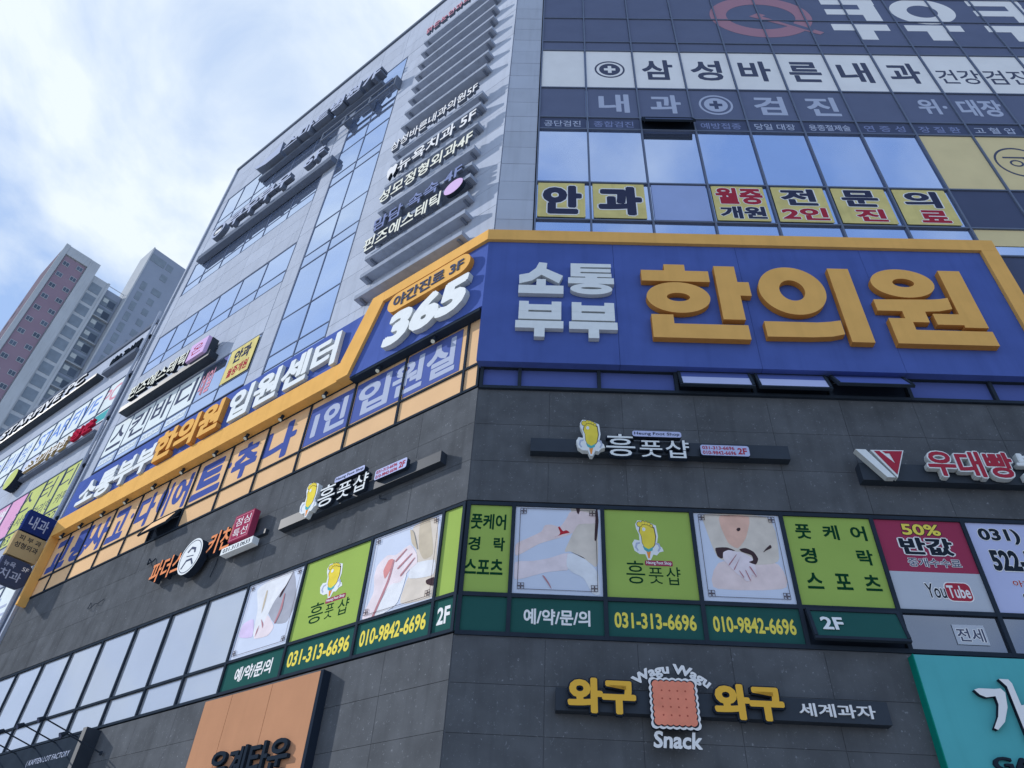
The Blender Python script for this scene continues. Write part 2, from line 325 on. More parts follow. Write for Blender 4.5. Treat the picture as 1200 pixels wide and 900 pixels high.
def sash(B, x0, x1, z0, z1, ang, glass, name='open_sash', label=None, pane2=None, y=-.04):
    """top hung sash pushed out at the bottom"""
    h = z1 - z0; R = Matrix.Translation(Vector((x0, y, z1)) - B.org) @ Matrix.Rotation(-math.radians(ang), 4, 'X'); w = x1 - x0
    f = MB(); b = .045
    f.box(0, w, -.02, .03, -h, -h + b).box(0, w, -.03, .03, -b, 0).box(0, b, -.03, .03, -h + b, -b).box(w - b, w, -.03, .03, -h + b, -b)
    o = B.obj(name, f.mesh('dark_metal'), None, rot=R)
    if label: o['label'] = label
    if pane2:
        B.obj('pane', MB().box(b, w - b, -.012, 0, -h + b, -h * .42).mesh(pane2), o, rot=R); B.obj('pane', MB().box(b, w - b, -.012, 0, -h * .42 + .002, -b).mesh(glass), o, rot=R)
    else: B.obj('pane', MB().box(b, w - b, -.012, 0, -h + b, -b).mesh(glass), o, rot=R)
    B.obj('window_void', MB().box(x0, x1, .03, .045, z0, z1).mesh('dark_side'), None, Vector((0, 0, 0)) if isinstance(B, Sub) else B.org * 0)
    # stay arms
    for sx in (x0 + .06, x1 - .06):
        e = Vector((sx, y - math.sin(math.radians(ang)) * h * .8, z1 - math.cos(math.radians(ang)) * h * .8)); MB().tube((sx, 0, z1 - .15), e, .008, 5).build('stay_arm', 'grey_metal', B)
    return o
sash(BR, 3.52, 4.80, 10.1, 10.6, 20, 'blue_film', pane2='lavender_film', label='open sash with a lavender lower half')
sash(BR, 4.87, 6.12, 10.1, 10.6, 20, 'blue_film', pane2='lavender_film', label='open sash with a lavender lower half')
sash(BR, 6.19, 7.48, 10.1, 10.6, 32, 'blue_film', label='wide open blue sash')
sash(BR, 3.48, 4.77, 18.80, 19.30, 24, 'navy_film', label='open dark sash in the curtain wall')
sash(BL, -10.57, -9.33, 10.18, 10.70, 26, 'orange_film', label='open sash with orange film')
sw = sash(BR, 4.87, 6.14, 5.70, 6.20, 16, 'dark_green_film', label='open green sash lettered 2F')
_R = Matrix.Translation((4.87, -.04, 6.20)) @ Matrix.Rotation(-math.radians(16), 4, 'X')
for v_, f_, _n in [glyph('2F', .03, 1, 0)]:
    b_ = bbox(v_); mb = MB(); mb.v = [(.14 + (a - b_[0]) / (b_[1] - b_[0]) * .30, -.026 - c * .002 - _k * .0003, -.36 + (q - b_[2]) / (b_[3] - b_[2]) * .21) for a, q, c, _k in v_]; mb.f = f_; mb.m = [0] * len(f_)
    BR.obj('lettering', mb.mesh('ink_white'), sw, rot=_R)
# ceiling mounted grid frame under the roof sign on the tall window
MB().box(-9.2, -5.25, -.28, -.22, 27.15, 27.22).box(-9.2, -5.25, -.28, -.22, 26.65, 26.72).build('sign_bracket_frame', 'grey_metal', BL)
for x in (-9.2, -7.9, -6.6, -5.3): MB().box(x, x + .07, -.28, 0, 26.6, 27.25).build('sign_bracket', 'grey_metal', BL)

# ------------------------------------------------------------------ big blue clinic sign on the right facade
TA = math.tan(math.radians(18.387)); D1 = .20
s = T('clinic_sign', 'huge blue signboard with raised orange lettering and an orange border on the right facade', 'signboard', 'R', 0, 10.57)
for i, (a, b) in enumerate(((0, 2.5), (2.5, 5.0), (5.0, 7.5), (7.5, 9.94))):
    MB().box(a + (.003 if i else 0), b - .003, -D1, .0, 10.57, 13.94, e0=D1 * TA if i == 0 else 0).build('blue_panel', 'blue_panel', s)
MB().box(0, 10.27, -.27, .0, 13.945, 14.27, e0=.27 * TA).build('border', ['orange_metal'], s)
MB().box(9.945, 10.27, -.27, .0, 10.57, 13.942).build('border', 'orange_metal', s)
Y0, Y1 = -.33, -.205
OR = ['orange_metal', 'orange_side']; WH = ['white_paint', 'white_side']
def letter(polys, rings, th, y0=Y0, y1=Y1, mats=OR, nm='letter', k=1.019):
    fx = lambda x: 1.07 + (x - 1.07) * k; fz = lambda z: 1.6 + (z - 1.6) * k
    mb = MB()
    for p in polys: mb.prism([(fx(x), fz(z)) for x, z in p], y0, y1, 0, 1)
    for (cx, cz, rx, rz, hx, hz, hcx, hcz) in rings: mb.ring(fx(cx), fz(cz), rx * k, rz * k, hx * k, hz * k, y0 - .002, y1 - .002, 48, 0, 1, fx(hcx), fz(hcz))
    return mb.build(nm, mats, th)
letter([[(2.97, 12.80), (3.42, 12.80), (3.42, 12.98), (3.82, 12.98), (3.82, 12.80), (4.26, 12.80), (4.26, 12.49), (2.97, 12.49)],
        [(4.38, 12.96), (4.78, 12.96), (4.78, 12.51), (4.99, 12.51), (4.99, 12.13), (4.78, 12.13), (4.78, 11.48), (4.38, 11.48)],
        [(3.08, 11.57), (3.48, 11.57), (3.48, 11.34), (4.80, 11.34), (4.80, 10.98), (3.08, 10.98)]],
       [(3.62, 12.04, .59, .42, .215, .115, 3.62, 12.045)], s)
letter([[(5.10, 11.46), (6.05, 11.46), (6.30, 11.49), (6.48, 11.53), (6.48, 11.18), (6.25, 11.11), (5.90, 11.08), (5.10, 11.07)],
        [(6.56, 12.97), (6.96, 12.97), (6.96, 10.99), (6.56, 10.99)]], [(5.77, 12.31, .62, .66, .235, .285, 5.77, 12.31)], s)
letter([[(7.22, 12.12), (8.26, 12.15), (8.44, 12.17), (8.60, 12.21), (8.59, 11.91), (8.34, 11.84), (8.07, 11.82), (8.07, 11.54), (7.77, 11.54), (7.77, 11.34), (9.10, 11.34), (9.10, 10.99), (7.36, 10.99), (7.36, 11.63), (7.66, 11.63), (7.66, 11.82), (7.22, 11.82)],
        [(8.66, 12.98), (9.07, 12.98), (9.07, 11.43), (8.66, 11.43), (8.66, 11.49), (8.19, 11.49), (8.19, 11.77), (8.66, 11.77)]],
       [(7.885, 12.59, .585, .40, .20, .12, 7.905, 12.60)], s)
a_, b_ = -.30, -.205
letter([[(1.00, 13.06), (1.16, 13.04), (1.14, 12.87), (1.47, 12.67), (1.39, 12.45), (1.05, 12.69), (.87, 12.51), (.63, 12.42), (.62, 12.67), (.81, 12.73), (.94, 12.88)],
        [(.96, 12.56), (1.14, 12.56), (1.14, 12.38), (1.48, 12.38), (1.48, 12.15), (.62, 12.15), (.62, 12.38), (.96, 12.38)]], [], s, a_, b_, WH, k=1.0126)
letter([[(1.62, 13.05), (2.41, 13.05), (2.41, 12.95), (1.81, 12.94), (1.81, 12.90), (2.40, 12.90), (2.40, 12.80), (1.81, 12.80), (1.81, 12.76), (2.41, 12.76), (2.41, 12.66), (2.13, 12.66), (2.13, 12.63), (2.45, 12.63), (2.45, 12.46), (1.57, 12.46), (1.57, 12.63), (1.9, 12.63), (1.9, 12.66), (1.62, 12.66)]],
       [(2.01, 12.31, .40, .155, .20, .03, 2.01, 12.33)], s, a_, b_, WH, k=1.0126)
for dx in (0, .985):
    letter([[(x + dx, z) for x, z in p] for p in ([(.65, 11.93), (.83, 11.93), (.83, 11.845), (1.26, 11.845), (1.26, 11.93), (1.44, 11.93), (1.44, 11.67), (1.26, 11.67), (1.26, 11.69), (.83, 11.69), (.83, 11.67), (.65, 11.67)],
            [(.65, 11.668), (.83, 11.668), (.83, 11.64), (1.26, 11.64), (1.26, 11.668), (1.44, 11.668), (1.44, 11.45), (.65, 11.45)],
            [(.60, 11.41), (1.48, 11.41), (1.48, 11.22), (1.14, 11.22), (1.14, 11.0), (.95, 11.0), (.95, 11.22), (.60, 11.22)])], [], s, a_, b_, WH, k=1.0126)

# ------------------------------------------------------------------ its left-hand half: long blue sign turning the corner
s = T('cancer_centre_sign', 'long stepped blue signboard with orange border and the number 365, running down the left facade', 'signboard', 'L', -8, 12.0)
for i in range(5):
    a = -16.5 + i * 2.5
    MB().box(a + .003, a + 2.497 - (1.5 if i == 4 else 0), -D1, 0, 12.605, 13.96).build('blue_panel', 'blue_panel', s)
MB().prism([(-5.5, 12.605), (-3.99, 12.605), (-3.52, 13.96), (-5.5, 13.96)], -D1, 0).build('blue_panel', 'blue_panel', s)
MB().box(-16.6, -3.985, -.24, 0, 12.03, 12.6).build('border', 'orange_metal', s)
MB().prism([(-3.98, 12.03), (-3.62, 12.03), (-2.96, 13.94), (-2.96, 14.27), (-3.36, 14.27), (-3.98, 12.6)], -.27, 0).build('border', 'orange_metal', s)
MB().box(-2.955, 0, -.27, 0, 13.945, 14.27, e1=.27 * TA).build('border', 'orange_metal', s)
MB().box(-16.60, -16.47, -.24, 0, 9.9, 12.027).build('border', 'orange_metal', s)
MB().prism([(-3.62, 12.0), (-1.7, 12.0), (-1.7, 13.94), (-2.96, 13.94)], -D1, 0).build('blue_panel', 'blue_panel', s)
MB().box(-1.697, 0, -D1, 0, 12.0, 13.94, e1=D1 * TA).build('blue_panel', 'blue_panel', s)
MB().box(-3.6, 0, -.19, 0, 11.93, 11.996).build('underside', 'dark_metal', s)
text(s, '소통부부', -15.68, -11.6, 12.62, 13.56, a_, b_, WH, .04, split='letter')
text(s, '한의원', -11.62, -8.55, 12.66, 13.70, a_ - .04, b_, OR, .045, split='letter')
text(s, '입원센터', -8.32, -4.2, 12.66, 13.70, a_, b_, WH, .04, split='letter')
MB().prism(rrect(-2.66, -.28, 13.22, 13.80, .28), -.33, -.205, 0, 1).build('oval_plate', OR, s)
text(s, '야간진료 3F', -2.48, -.46, 13.32, 13.70, -.345, -.332, ['ink_slate'], .02, name='lettering')
text(s, '365', -2.60, -.34, 12.15, 13.12, -.33, -.205, WH, .06, split='letter', shear=.15)

# spot lamps under the long sign
def spot(x, z, first=None):
    t = T('spot_lamp', '', 'spot lamp', 'L', x, z, -.12, group='small spot lamps under the blue sign')
    if first is None:
        MB().box(x - .03, x + .03, -.15, -.09, z, z + .05).build('mount', 'dark_metal', t)
        MB().tube((x, -.12, z + .01), (x, -.16, z - .10), .03, 10, r2=.055).build('lamp_head', 'dark_metal', t)
        MB().tube((x, -.1605, z - .1012), (x, -.163, z - .106), .045, 10).build('lens', 'lamp_glass', t)
    else:
        for ch in first.children:
            c = ch.copy(); COL.objects.link(c); c.parent = t.o
    return t.o
sp0 = None
lx = [-15.96, -14.9, -13.7, -12.5, -11.15, -9.85, -8.45, -7.22, -5.93, -4.44, -2.75, -1.2]
ordn = ['leftmost', 'second', 'third', 'fourth', 'fifth', 'sixth', 'seventh', 'eighth', 'ninth', 'tenth']
for i, x in enumerate(lx):
    o = spot(x, 11.98 if x < -4 else 11.88, sp0); sp0 = sp0 or o
    o['label'] = ('%s small spot lamp from the left under the orange border of the blue sign' % ordn[i]) if i < 10 else ['small spot lamp under the first digit of the 365 sign', 'small spot lamp under the last digit, nearest the building corner'][i - 10]

# loose cables and old fixings on the left wall
def cable(pts, r=.008):
    m = MB()
    for p, q in zip(pts, pts[1:]): m.tube(p, q, r, 5)
    m.build('cable', 'dark_metal', BL)
cable([(-12.2, -.01, 9.0), (-12.15, -.05, 8.82), (-12.0, -.06, 8.78), (-11.9, -.03, 8.9), (-11.7, -.05, 8.85), (-11.55, -.01, 8.95)])
cable([(-9.9, -.01, 9.45), (-9.85, -.08, 9.35), (-9.8, -.10, 9.48), (-9.72, -.06, 9.38), (-9.7, -.01, 9.5)], .014)
cable([(-6.9, -.01, 8.72), (-6.88, -.03, 8.5), (-6.95, -.02, 8.3)]); cable([(-2.1, -.01, 8.6), (-2.05, -.04, 8.5), (-1.9, -.02, 8.45)])
# ------------------------------------------------------------------ third floor film lettering (left facade)
XS = [-17.0] + M3L + [-.01]
s = T('orange_window_film', 'orange film with blue lettering filling the third floor windows below the long blue sign', 'window sign', 'L', -8, 10.2)
hw = .022
for k in range(len(XS) - 1):
    l, r = XS[k] + hw, XS[k + 1] - hw
    MB().box(l, r, .009, .016, 10.74, 12.03).build('film_panel', 'orange_film', s)
    if k != 5: MB().box(l, r, .009, .016, 10.17, 10.70).build('film_panel', 'orange_film', s)
for ch, a, b in (('교', -16.35, -15.32), ('통', -15.18, -14.12), ('사', -13.98 - .3, -13.25), ('고', -13.1, -12.28), ('·', -12.12, -11.98), ('다', -11.80, -10.98), ('이', -10.82, -10.28), ('어', -10.15, -9.42), ('트', -9.2, -8.02),
                 ('·', -7.86, -7.74), ('추', -7.66, -6.72), ('나', -6.52, -5.38)):
    z0, z1 = (11.33, 11.5) if ch == '·' else (10.84, 11.86)
    flat(s, ch, a, b, z0, z1, 'ink_blue', .008, .05)
s = T('inpatient_window_film', 'blue window film with white lettering, right end of the orange windows under the 365 sign', 'window sign', 'L', -2.5, 10.8)
for k, (l, r) in enumerate(((-5.0, -3.59), (-3.53, -2.09), (-2.03, -.55))):
    MB().box(l + .02, r, .004, .008, 10.80, 11.85 if k < 2 else 11.9).build('film_panel', 'blue_film', s)
flat(s, '1인', -4.80, -3.72, 10.92, 11.72, 'ink_pale', .003, .045); flat(s, '입', -3.4, -2.45, 10.9, 11.76, 'ink_pale', .003, .035)
flat(s, '원', -2.38, -1.52, 10.9, 11.78, 'ink_pale', .003, .035); flat(s, '실', -1.45, -.68, 10.9, 11.8, 'ink_pale', .003, .035)

# ------------------------------------------------------------------ foot shop: window graphics on both facades
def foot(th, cx, cz, w, h, y0, y1, parent=None):
    """plain yellow foot emblem on a white cut-out plate"""
    P = lambda pts: [(cx + x * w, cz + z * h) for x, z in pts]
    sole = [(-.20, .34), (-.10, .40), (.10, .39), (.24, .30), (.27, .08), (.22, -.12), (.12, -.22), (.02, -.25), (-.10, -.20), (-.17, -.08), (-.18, .08), (-.24, .20)]
    big = [(x * 1.22 + .0, z * 1.12 + .01) for x, z in sole]
    base = MB().prism(P([(-.36, .40), (-.28, .50), (0, .49), (.32, .38), (.36, .1), (.30, -.1), (.46, -.18), (.50, -.27), (.36, -.30), (.27, -.38), (.16, -.36), (.06, -.50), (-.03, -.50), (-.10, -.36), (-.28, -.36), (-.44, -.28), (-.50, -.10), (-.42, .0), (-.26, -.02), (-.26, .14), (-.34, .28)]), y0, y1)
    b = base.build('emblem_plate', ['white_paint', 'dark_side'], th, parent)
    q = y0 - .0015
    MB().prism(P([(x * 1.10 + .002, z * 1.06 + .004) for x, z in sole]), q + .0006, y0 - .0002).build('foot_outline', 'hair', th, b)
    MB().prism(P(sole), q, y0 - .0003).build('foot_shape', 'foot_yellow', th, b)
    mb = MB()
    for x, z, r in ((-.22, .40, .085), (-.10, .44, .06), (.0, .435, .055), (.09, .41, .05), (.17, .37, .045)): mb.prism(P([(x + (r + .016) * math.cos(t * .785), z + (r + .016) * .8 * math.sin(t * .785)) for t in range(8)]), q - .0002, y0 - .0003)
    mb.build('toe_outline', 'hair', th, b)
    mb = MB()
    for x, z, r in ((-.22, .40, .085), (-.10, .44, .06), (.0, .435, .055), (.09, .41, .05), (.17, .37, .045)): mb.prism(P([(x + r * math.cos(t * .785) * 1.0, z + r * .8 * math.sin(t * .785)) for t in range(8)]), q - .0005, y0 - .0004)
    mb.build('toes', 'foot_yellow', th, b)
    MB().prism(P([(-.07, -.24), (.09, -.26), (.03, -.46), (-.01, -.46)]), q - .0003, y0 - .0006).build('tip', 'foot_orange', th, b)
    MB().prism(P([(-.16, -.16), (.02, -.235), (.17, -.17), (.14, -.26), (0, -.31), (-.12, -.25)]), q - .001, y0 - .0008).build('band', 'teal', th, b)
    MB().prism(P([(-.09 + .055 * math.cos(t * .5236), .27 + .05 * math.sin(t * .5236)) for t in range(12)]), q - .002, y0 - .001).build('highlight', 'white_paint', th, b)
    for k in (0, 1):
        sx = -1 if k == 0 else 1
        MB().prism(P([(sx * .24, -.06), (sx * .38, -.08), (sx * .42, -.2), (sx * .34, -.29), (sx * .30, -.27), (sx * .36, -.19), (sx * .33, -.12), (sx * .25, -.10)]), q, y0 - .0003).build('swirl', 'ink_pale', th, b)
def heungfoot_graphic(fr, x0, x1, label):
    s = T('foot_shop_window_film', label, 'window poster', fr, (x0 + x1) / 2, 6.3)
    MB().box(x0 - .016, x1 + .016, .008, .014, 6.268, 7.735).build('film_panel', 'green_film', s)
    w = x1 - x0; c = (x0 + x1) / 2
    foot(s, c - .02, 7.21, w * .36, .66, .005, .0075)
    MB().prism(rrect(c - .08, c + .33 * w / 1.3, 6.79, 6.875, .02), .0055, .0075).build('name_strip', 'maroon_film', s)
    flat(s, 'Heung Foot Shop', c - .06, c + .31 * w / 1.3, 6.80, 6.865, 'ink_white', .005, .02)
    flat(s, '흥', c - .37 * w / 1.3, c - .09, 6.50, 6.86, 'ink_green', .0072, .0); flat(s, '풋', c - .04, c + .17, 6.51, 6.76, 'ink_green', .0072, -.0)
    flat(s, '샵', c + .22 * w / 1.3, c + .43 * w / 1.3, 6.5, 6.78, 'ink_green', .0072, -.0)
def photo(fr, x0, x1, shapes, bgm, label):
    s = T('photo_poster', label, 'window poster', fr, (x0 + x1) / 2, 6.3); z0, z1 = 6.285, 7.735; w = x1 - x0; h = z1 - z0
    MB().box(x0 - .016, x1 + .016, .008, .014, z0 - .016, z1).build('film_panel', bgm, s)
    def clip(p):
        for ax, lim, sg in ((0, .002, 1), (0, .998, -1), (1, .002, 1), (1, .998, -1)):
            o = []
            for i in range(len(p)):
                a, b = p[i - 1], p[i]; ia = sg * (a[ax] - lim) >= 0; ib = sg * (b[ax] - lim) >= 0
                if ia != ib: t = (lim - a[ax]) / (b[ax] - a[ax]); o.append((a[0] + t * (b[0] - a[0]), a[1] + t * (b[1] - a[1])))
                if ib: o.append(b)
            p = o
            if not p: return p
        return p
    mb = MB(); mats = []
    for i, (m, pts) in enumerate(shapes):
        # round the outline a little (two corner cuts) so that the printed shapes read as soft
        for q_ in (.15, .28): pts = [q for k in range(len(pts)) for q in ((pts[k][0] * (1 - q_) + pts[(k + 1) % len(pts)][0] * q_, pts[k][1] * (1 - q_) + pts[(k + 1) % len(pts)][1] * q_), (pts[k][0] * q_ + pts[(k + 1) % len(pts)][0] * (1 - q_), pts[k][1] * q_ + pts[(k + 1) % len(pts)][1] * (1 - q_)))]
        pts = clip(pts)
        if len(pts) < 3: continue
        if m not in mats: mats.append(m)
        y = .0075 - i * .0009; mb.add([(x0 + a * w, y, z0 + b * h) for a, b in pts], [tuple(range(len(pts))) if sum(pts[j][0] * pts[(j + 1) % len(pts)][1] - pts[(j + 1) % len(pts)][0] * pts[j][1] for j in range(len(pts))) > 0 else tuple(reversed(range(len(pts))))], mats.index(m))
    mb.build('printed_picture', mats, s)
    b = MB(); q0, q1 = -.008, -.007; t = .007; i_ = .055
    for a, c in ((x0 + i_ + .1, x1 - i_ - .1),):
        b.box(a, c, q0, q1, z0 + i_, z0 + i_ + t); b.box(a, c, q0, q1, z1 - i_ - t, z1 - i_)
    b.box(x0 + i_, x0 + i_ + t, q0, q1, z0 + i_ + .1, z1 - i_ - .1); b.box(x1 - i_ - t, x1 - i_, q0, q1, z0 + i_ + .1, z1 - i_ - .1)
    for cx in (x0 + i_ + .05, x1 - i_ - .05):
        for cz in (z0 + i_ + .05, z1 - i_ - .05):
            for dx, dz in ((-.025, -.025), (.025, .025), (.025, -.025), (-.025, .025)):
                e = .024; X, Z = cx + dx, cz + dz
                b.box(X - e, X + e, q0, q1, Z - e, Z - e + t); b.box(X - e, X + e, q0 - .0004, q1, Z + e - t, Z + e); b.box(X - e, X - e + t, q0 - .0002, q1, Z - e, Z + e); b.box(X + e - t, X + e, q0 - .0003, q1, Z - e, Z + e)
    b.build('printed_border', 'hair', s)
PHOTO_LEGS = [('beige', [(.63, 1.02), (.98, 1.02), (.97, .28), (.85, .37), (.65, .48), (.57, .46), (.67, .67), (.72, .81)]),
 ('skin2', [(0, .54), (.15, .61), (.31, .69), (.34, .77), (.42, .78), (.53, .75), (.61, .87), (.64, .94), (.78, .96), (.97, .91), (.98, .81), (.74, .8), (.68, .69), (.62, .66), (.47, .61), (.28, .55), (0, .38)]),
 ('skin3', [(-.01, .34), (.22, .35), (.41, .39), (.57, .45), (.67, .45), (.62, .26), (.57, .26), (.35, .23), (0, .12)]),
 ('cloth', [(.61, .45), (.73, .45), (.85, .37), (.97, .25), (.98, 0), (.89, .02), (.8, .19), (.67, .24), (.6, .3)]),
 ('red', [(.46, .63), (.51, .65), (.56, .67), (.65, .69), (.6, .72), (.56, .7), (.52, .76), (.5, .75), (.53, .69), (.52, .66), (.47, .63)]),
 ('hair', [(.71, 1.03), (.75, 1.02), (.77, .97), (.75, .91), (.73, .93)]), ('hair', [(.96, 1.01), (.98, .99), (.99, .84), (.96, .61), (.93, .6), (.95, .84)]),
 ('hair', [(.65, .47), (.78, .42), (.83, .39), (.78, .41), (.67, .46)]), ('crease', [(.32, .2), (.35, .19), (.41, .11), (.44, .04), (.39, .11)])]
PHOTO_HANDS = [('skin2', [(.19, .44), (.92, .45), (.98, .14), (.06, .11)]), ('beige', [(.09, .98), (.95, .99), (.93, .43), (.64, .4), (.37, .41), (.21, .46), (.16, .62), (.1, .89)]),
 ('skin4', [(.29, .97), (.69, .98), (.58, .7), (.46, .57), (.36, .63), (.3, .82)]), ('hair', [(.19, .58), (.34, .59), (.44, .55), (.33, .55), (.26, .45), (.21, .48)]),
 ('skin3', [(.28, .53), (.35, .56), (.44, .54), (.5, .54), (.61, .48), (.62, .42), (.63, .35), (.62, .26), (.57, .3), (.54, .22), (.49, .22), (.47, .25), (.41, .29), (.36, .34), (.27, .45)]),
 ('hair', [(.47, .57), (.55, .59), (.64, .55), (.68, .47), (.64, .4), (.55, .43), (.62, .45), (.61, .51), (.5, .54)]), ('hair', [(.74, .54), (.79, .59), (.85, .64), (.86, .6), (.79, .57)]),
 ('hair', [(.48, .8), (.5, .82), (.53, .82), (.53, .8), (.51, .78), (.49, .78)]), ('crease', [(.32, .39), (.44, .52), (.43, .5), (.33, .38)]), ('crease', [(.37, .34), (.48, .49), (.47, .48), (.38, .33)]),
 ('crease', [(.47, .25), (.43, .33), (.44, .33), (.48, .26)]), ('crease', [(.54, .22), (.5, .34), (.51, .34), (.55, .23)]), ('crease', [(.62, .26), (.55, .38), (.57, .38), (.62, .28)])]
PHOTO_GRIP = [('beige', [(.54, .97), (.95, 1.01), (1.02, .13), (1.01, 0), (.53, .04), (.6, .31), (.73, .53)]), ('tan', [(.67, .98), (.82, 1.02), (.95, .5), (.81, .48), (.71, .64)]),
 ('cloth', [(.64, .49), (.99, .45), (.99, .25), (.61, .31)]), ('skin3', [(.09, .49), (.11, .62), (.25, .71), (.38, .66), (.58, .75), (.7, .59), (.73, .47), (.61, .42), (.52, .3), (.36, .33), (.15, -.04), (0, .01), (.14, .29)]),
 ('cloth', [(.6, .41), (.53, .05), (.17, -.04), (.36, .33), (.52, .3)]), ('skin5', [(.22, .52), (.28, .64), (.36, .63), (.33, .49), (.27, .4)]),
 ('crease', [(.15, -.04), (.32, .39), (.35, .62), (.38, .61), (.35, .37), (.19, -.04)]), ('crease', [(.4, .57), (.55, .69), (.53, .7), (.38, .59)]), ('crease', [(.45, .47), (.64, .61), (.62, .62), (.43, .49)]),
 ('crease', [(.51, .37), (.69, .55), (.67, .55), (.49, .39)]), ('hair', [(.88, .23), (1.01, .24), (1.01, .13), (.9, .18)]), ('tan', [(.54, .95), (.61, .88), (.71, .62), (.6, .74)])]
PHOTO_FOOT = [('grey', [(.38, 1), (.81, 1.01), (1.01, .51), (.92, .26), (.68, .31), (.49, .51), (.46, .7)]), ('cloth', [(.14, .9), (.38, .97), (.57, .96), (.81, 1.01), (.72, .79), (.57, .63), (.48, .36), (.38, .2), (.32, .27), (.29, .59)]),
 ('skin3', [(.51, .48), (.71, .27), (.63, .17), (.36, .19), (.38, .29), (.48, .36)]), ('lilac', [(.06, .46), (.26, .49), (.35, .21), (.04, .28)]), ('tan', [(.36, .83), (.39, .82), (.4, .62), (.38, .5), (.36, .68)]),
 ('hair', [(.72, .79), (.66, .73), (.65, .65), (.68, .66), (.82, .99)]), ('crease', [(.68, .31), (.73, .5), (.73, .69), (.75, .69), (.77, .48), (.71, .31)]), ('crease', [(.4, .45), (.49, .29), (.48, .36)]),
 ('crease', [(.38, .2), (.4, .28), (.41, .37), (.38, .29)])]
photo('R', .785, 2.055, PHOTO_LEGS, 'pale_film', 'poster of a masseuse kneading a raised foot, right facade between two green films')
photo('R', 3.505, 4.775, PHOTO_HANDS, 'pale_film', 'poster of hands with dark cuffs pressing on a back, right facade')
photo('L', -2.015, -.505, PHOTO_GRIP, 'pale_film', 'poster of two hands gripping a limb, left facade next to the corner')
photo('L', -5.365, -3.805, PHOTO_FOOT, 'pale_film', 'poster of a foot under grey cloth, left facade beside the plain windows')
heungfoot_graphic('R', 2.145, 3.415, 'green foot shop film on the right facade, between the two photo posters')
heungfoot_graphic('L', -3.715, -2.105, 'green foot shop film on the left facade, between the two photo posters')
s = T('massage_menu_film', 'narrow green window film listing treatments, just right of the building corner', 'window poster', 'R', .37, 6.3)
MB().box(.01, .715, .008, .014, 6.268, 7.735).build('film_panel', 'green_film', s)
flat(s, '풋케어', .09, .63, 7.29, 7.56, 'ink_green', .0072, .03); flat(s, '경', .08, .26, 6.93, 7.16, 'ink_green', .0072, .03); flat(s, '락', .46, .63, 6.93, 7.16, 'ink_green', .0072, .03); flat(s, '스포츠', .05, .62, 6.55, 6.80, 'ink_green', .0072, .03)
s = T('massage_menu_film', 'wide green window film with treatments spaced out in three rows, left of the crimson film', 'window poster', 'R', 5.5, 6.3)
MB().box(4.85, 6.15, .008, .014, 6.268, 7.735).build('film_panel', 'green_film', s)
for row, z in (('풋케어', 7.33), ('경 락', 6.93), ('스포츠', 6.53)):
    for ch, x in zip(row, (5.0, 5.41, 5.82)):
        if ch != ' ': flat(s, ch, x, x + .23, z, z + .25, 'ink_green', .0072, .03)
s = T('corner_window_film', 'narrow blank pale green window film on the left side of the building corner', 'window poster', 'L', -.2, 6.3)
MB().box(-.437, -.02, .008, .014, 6.268, 7.735).build('film_panel', 'green_film', s)
def strip(fr, x0, x1, body, m, label, tx=None, z=(5.83, 6.06), off=.03):
    s = T('dark_green_film_strip', label, 'window sign', fr, (x0 + x1) / 2, 5.75)
    MB().box(x0 - .016, x1 + .016, .008, .014, 5.70, 6.222).build('film_panel', 'dark_green_film', s)
    if body: flat(s, body, (tx or (x0 + .07,))[0], (tx or (0, x1 - .07))[1], z[0], z[1], m, .0072, off)
strip('R', .01, .70, '', '', 'blank dark green strip right of the building corner, below the narrow treatment list')
strip('R', .785, 2.055, '예/약/문/의', 'ink_white', 'dark green strip with white reservation lettering, below the raised foot poster', (.95, 1.88))
strip('R', 2.145, 3.415, '031-313-6696', 'ink_yellow', 'dark green number strip below the green foot shop film, right facade')
strip('R', 3.505, 4.775, '010-9842-6696', 'ink_yellow', 'dark green number strip below the poster of pressing hands, right facade')
strip('L', -.42, -.02, '2F', 'ink_white', 'small dark green strip lettered 2F, on the left side of the building corner', (-.36, -.12), (5.84, 6.10))
strip('L', -2.015, -.505, '010-9842-6696', 'ink_yellow', 'dark green number strip below the poster of gripping hands, left facade', None, (5.84, 6.10))
strip('L', -3.715, -2.105, '031-313-6696', 'ink_yellow', 'dark green number strip below the green foot shop film, left facade', None, (5.84, 6.10))
strip('L', -5.365, -3.805, '예/약/문/의', 'ink_white', 'dark green strip with white reservation lettering, below the grey cloth foot poster', (-5.05, -4.05), (5.84, 6.10))
# estate agent's films
s = T('discount_window_film', 'crimson half price window film with a red video logo on grey below', 'window poster', 'R', 6.85, 6.3)
MB().box(6.209, 7.511, .008, .014, 6.86, 7.735).build('film_panel', 'maroon_film', s); MB().box(6.209, 7.511, .008, .014, 6.268, 6.858).build('film_panel', 'grey_film', s)
OU = ('ink_white', .03, .0008, .0008)
flat(s, '50%', 6.60, 7.17, 7.46, 7.65, 'ink_yellow', .0045, .03, outline=('ink', .03, .0008, .0008)); flat(s, '반값', 6.50, 7.27, 7.13, 7.42, 'ink', .0045, .045, outline=('ink_white', .05, .0008, .0008))
flat(s, '중개수수료', 6.54, 7.30, 6.94, 7.08, 'ink_slate', .0045, .015, outline=('ink_white', .04, .0008, .0008))
MB().prism(rrect(6.94, 7.29, 6.43, 6.70, .07), .0045, .006).build('logo_box', 'ink_red', s); MB().prism(rrect(6.925, 7.305, 6.415, 6.715, .08), .006, .0075).build('logo_edge', 'ink_white', s)
flat(s, 'You', 6.66, 6.93, 6.46, 6.68, 'ink', .0045, .015, outline=('ink_white', .05, .0008, .0008)); flat(s, 'Tube', 6.96, 7.27, 6.47, 6.66, 'ink_white', .004, .02)
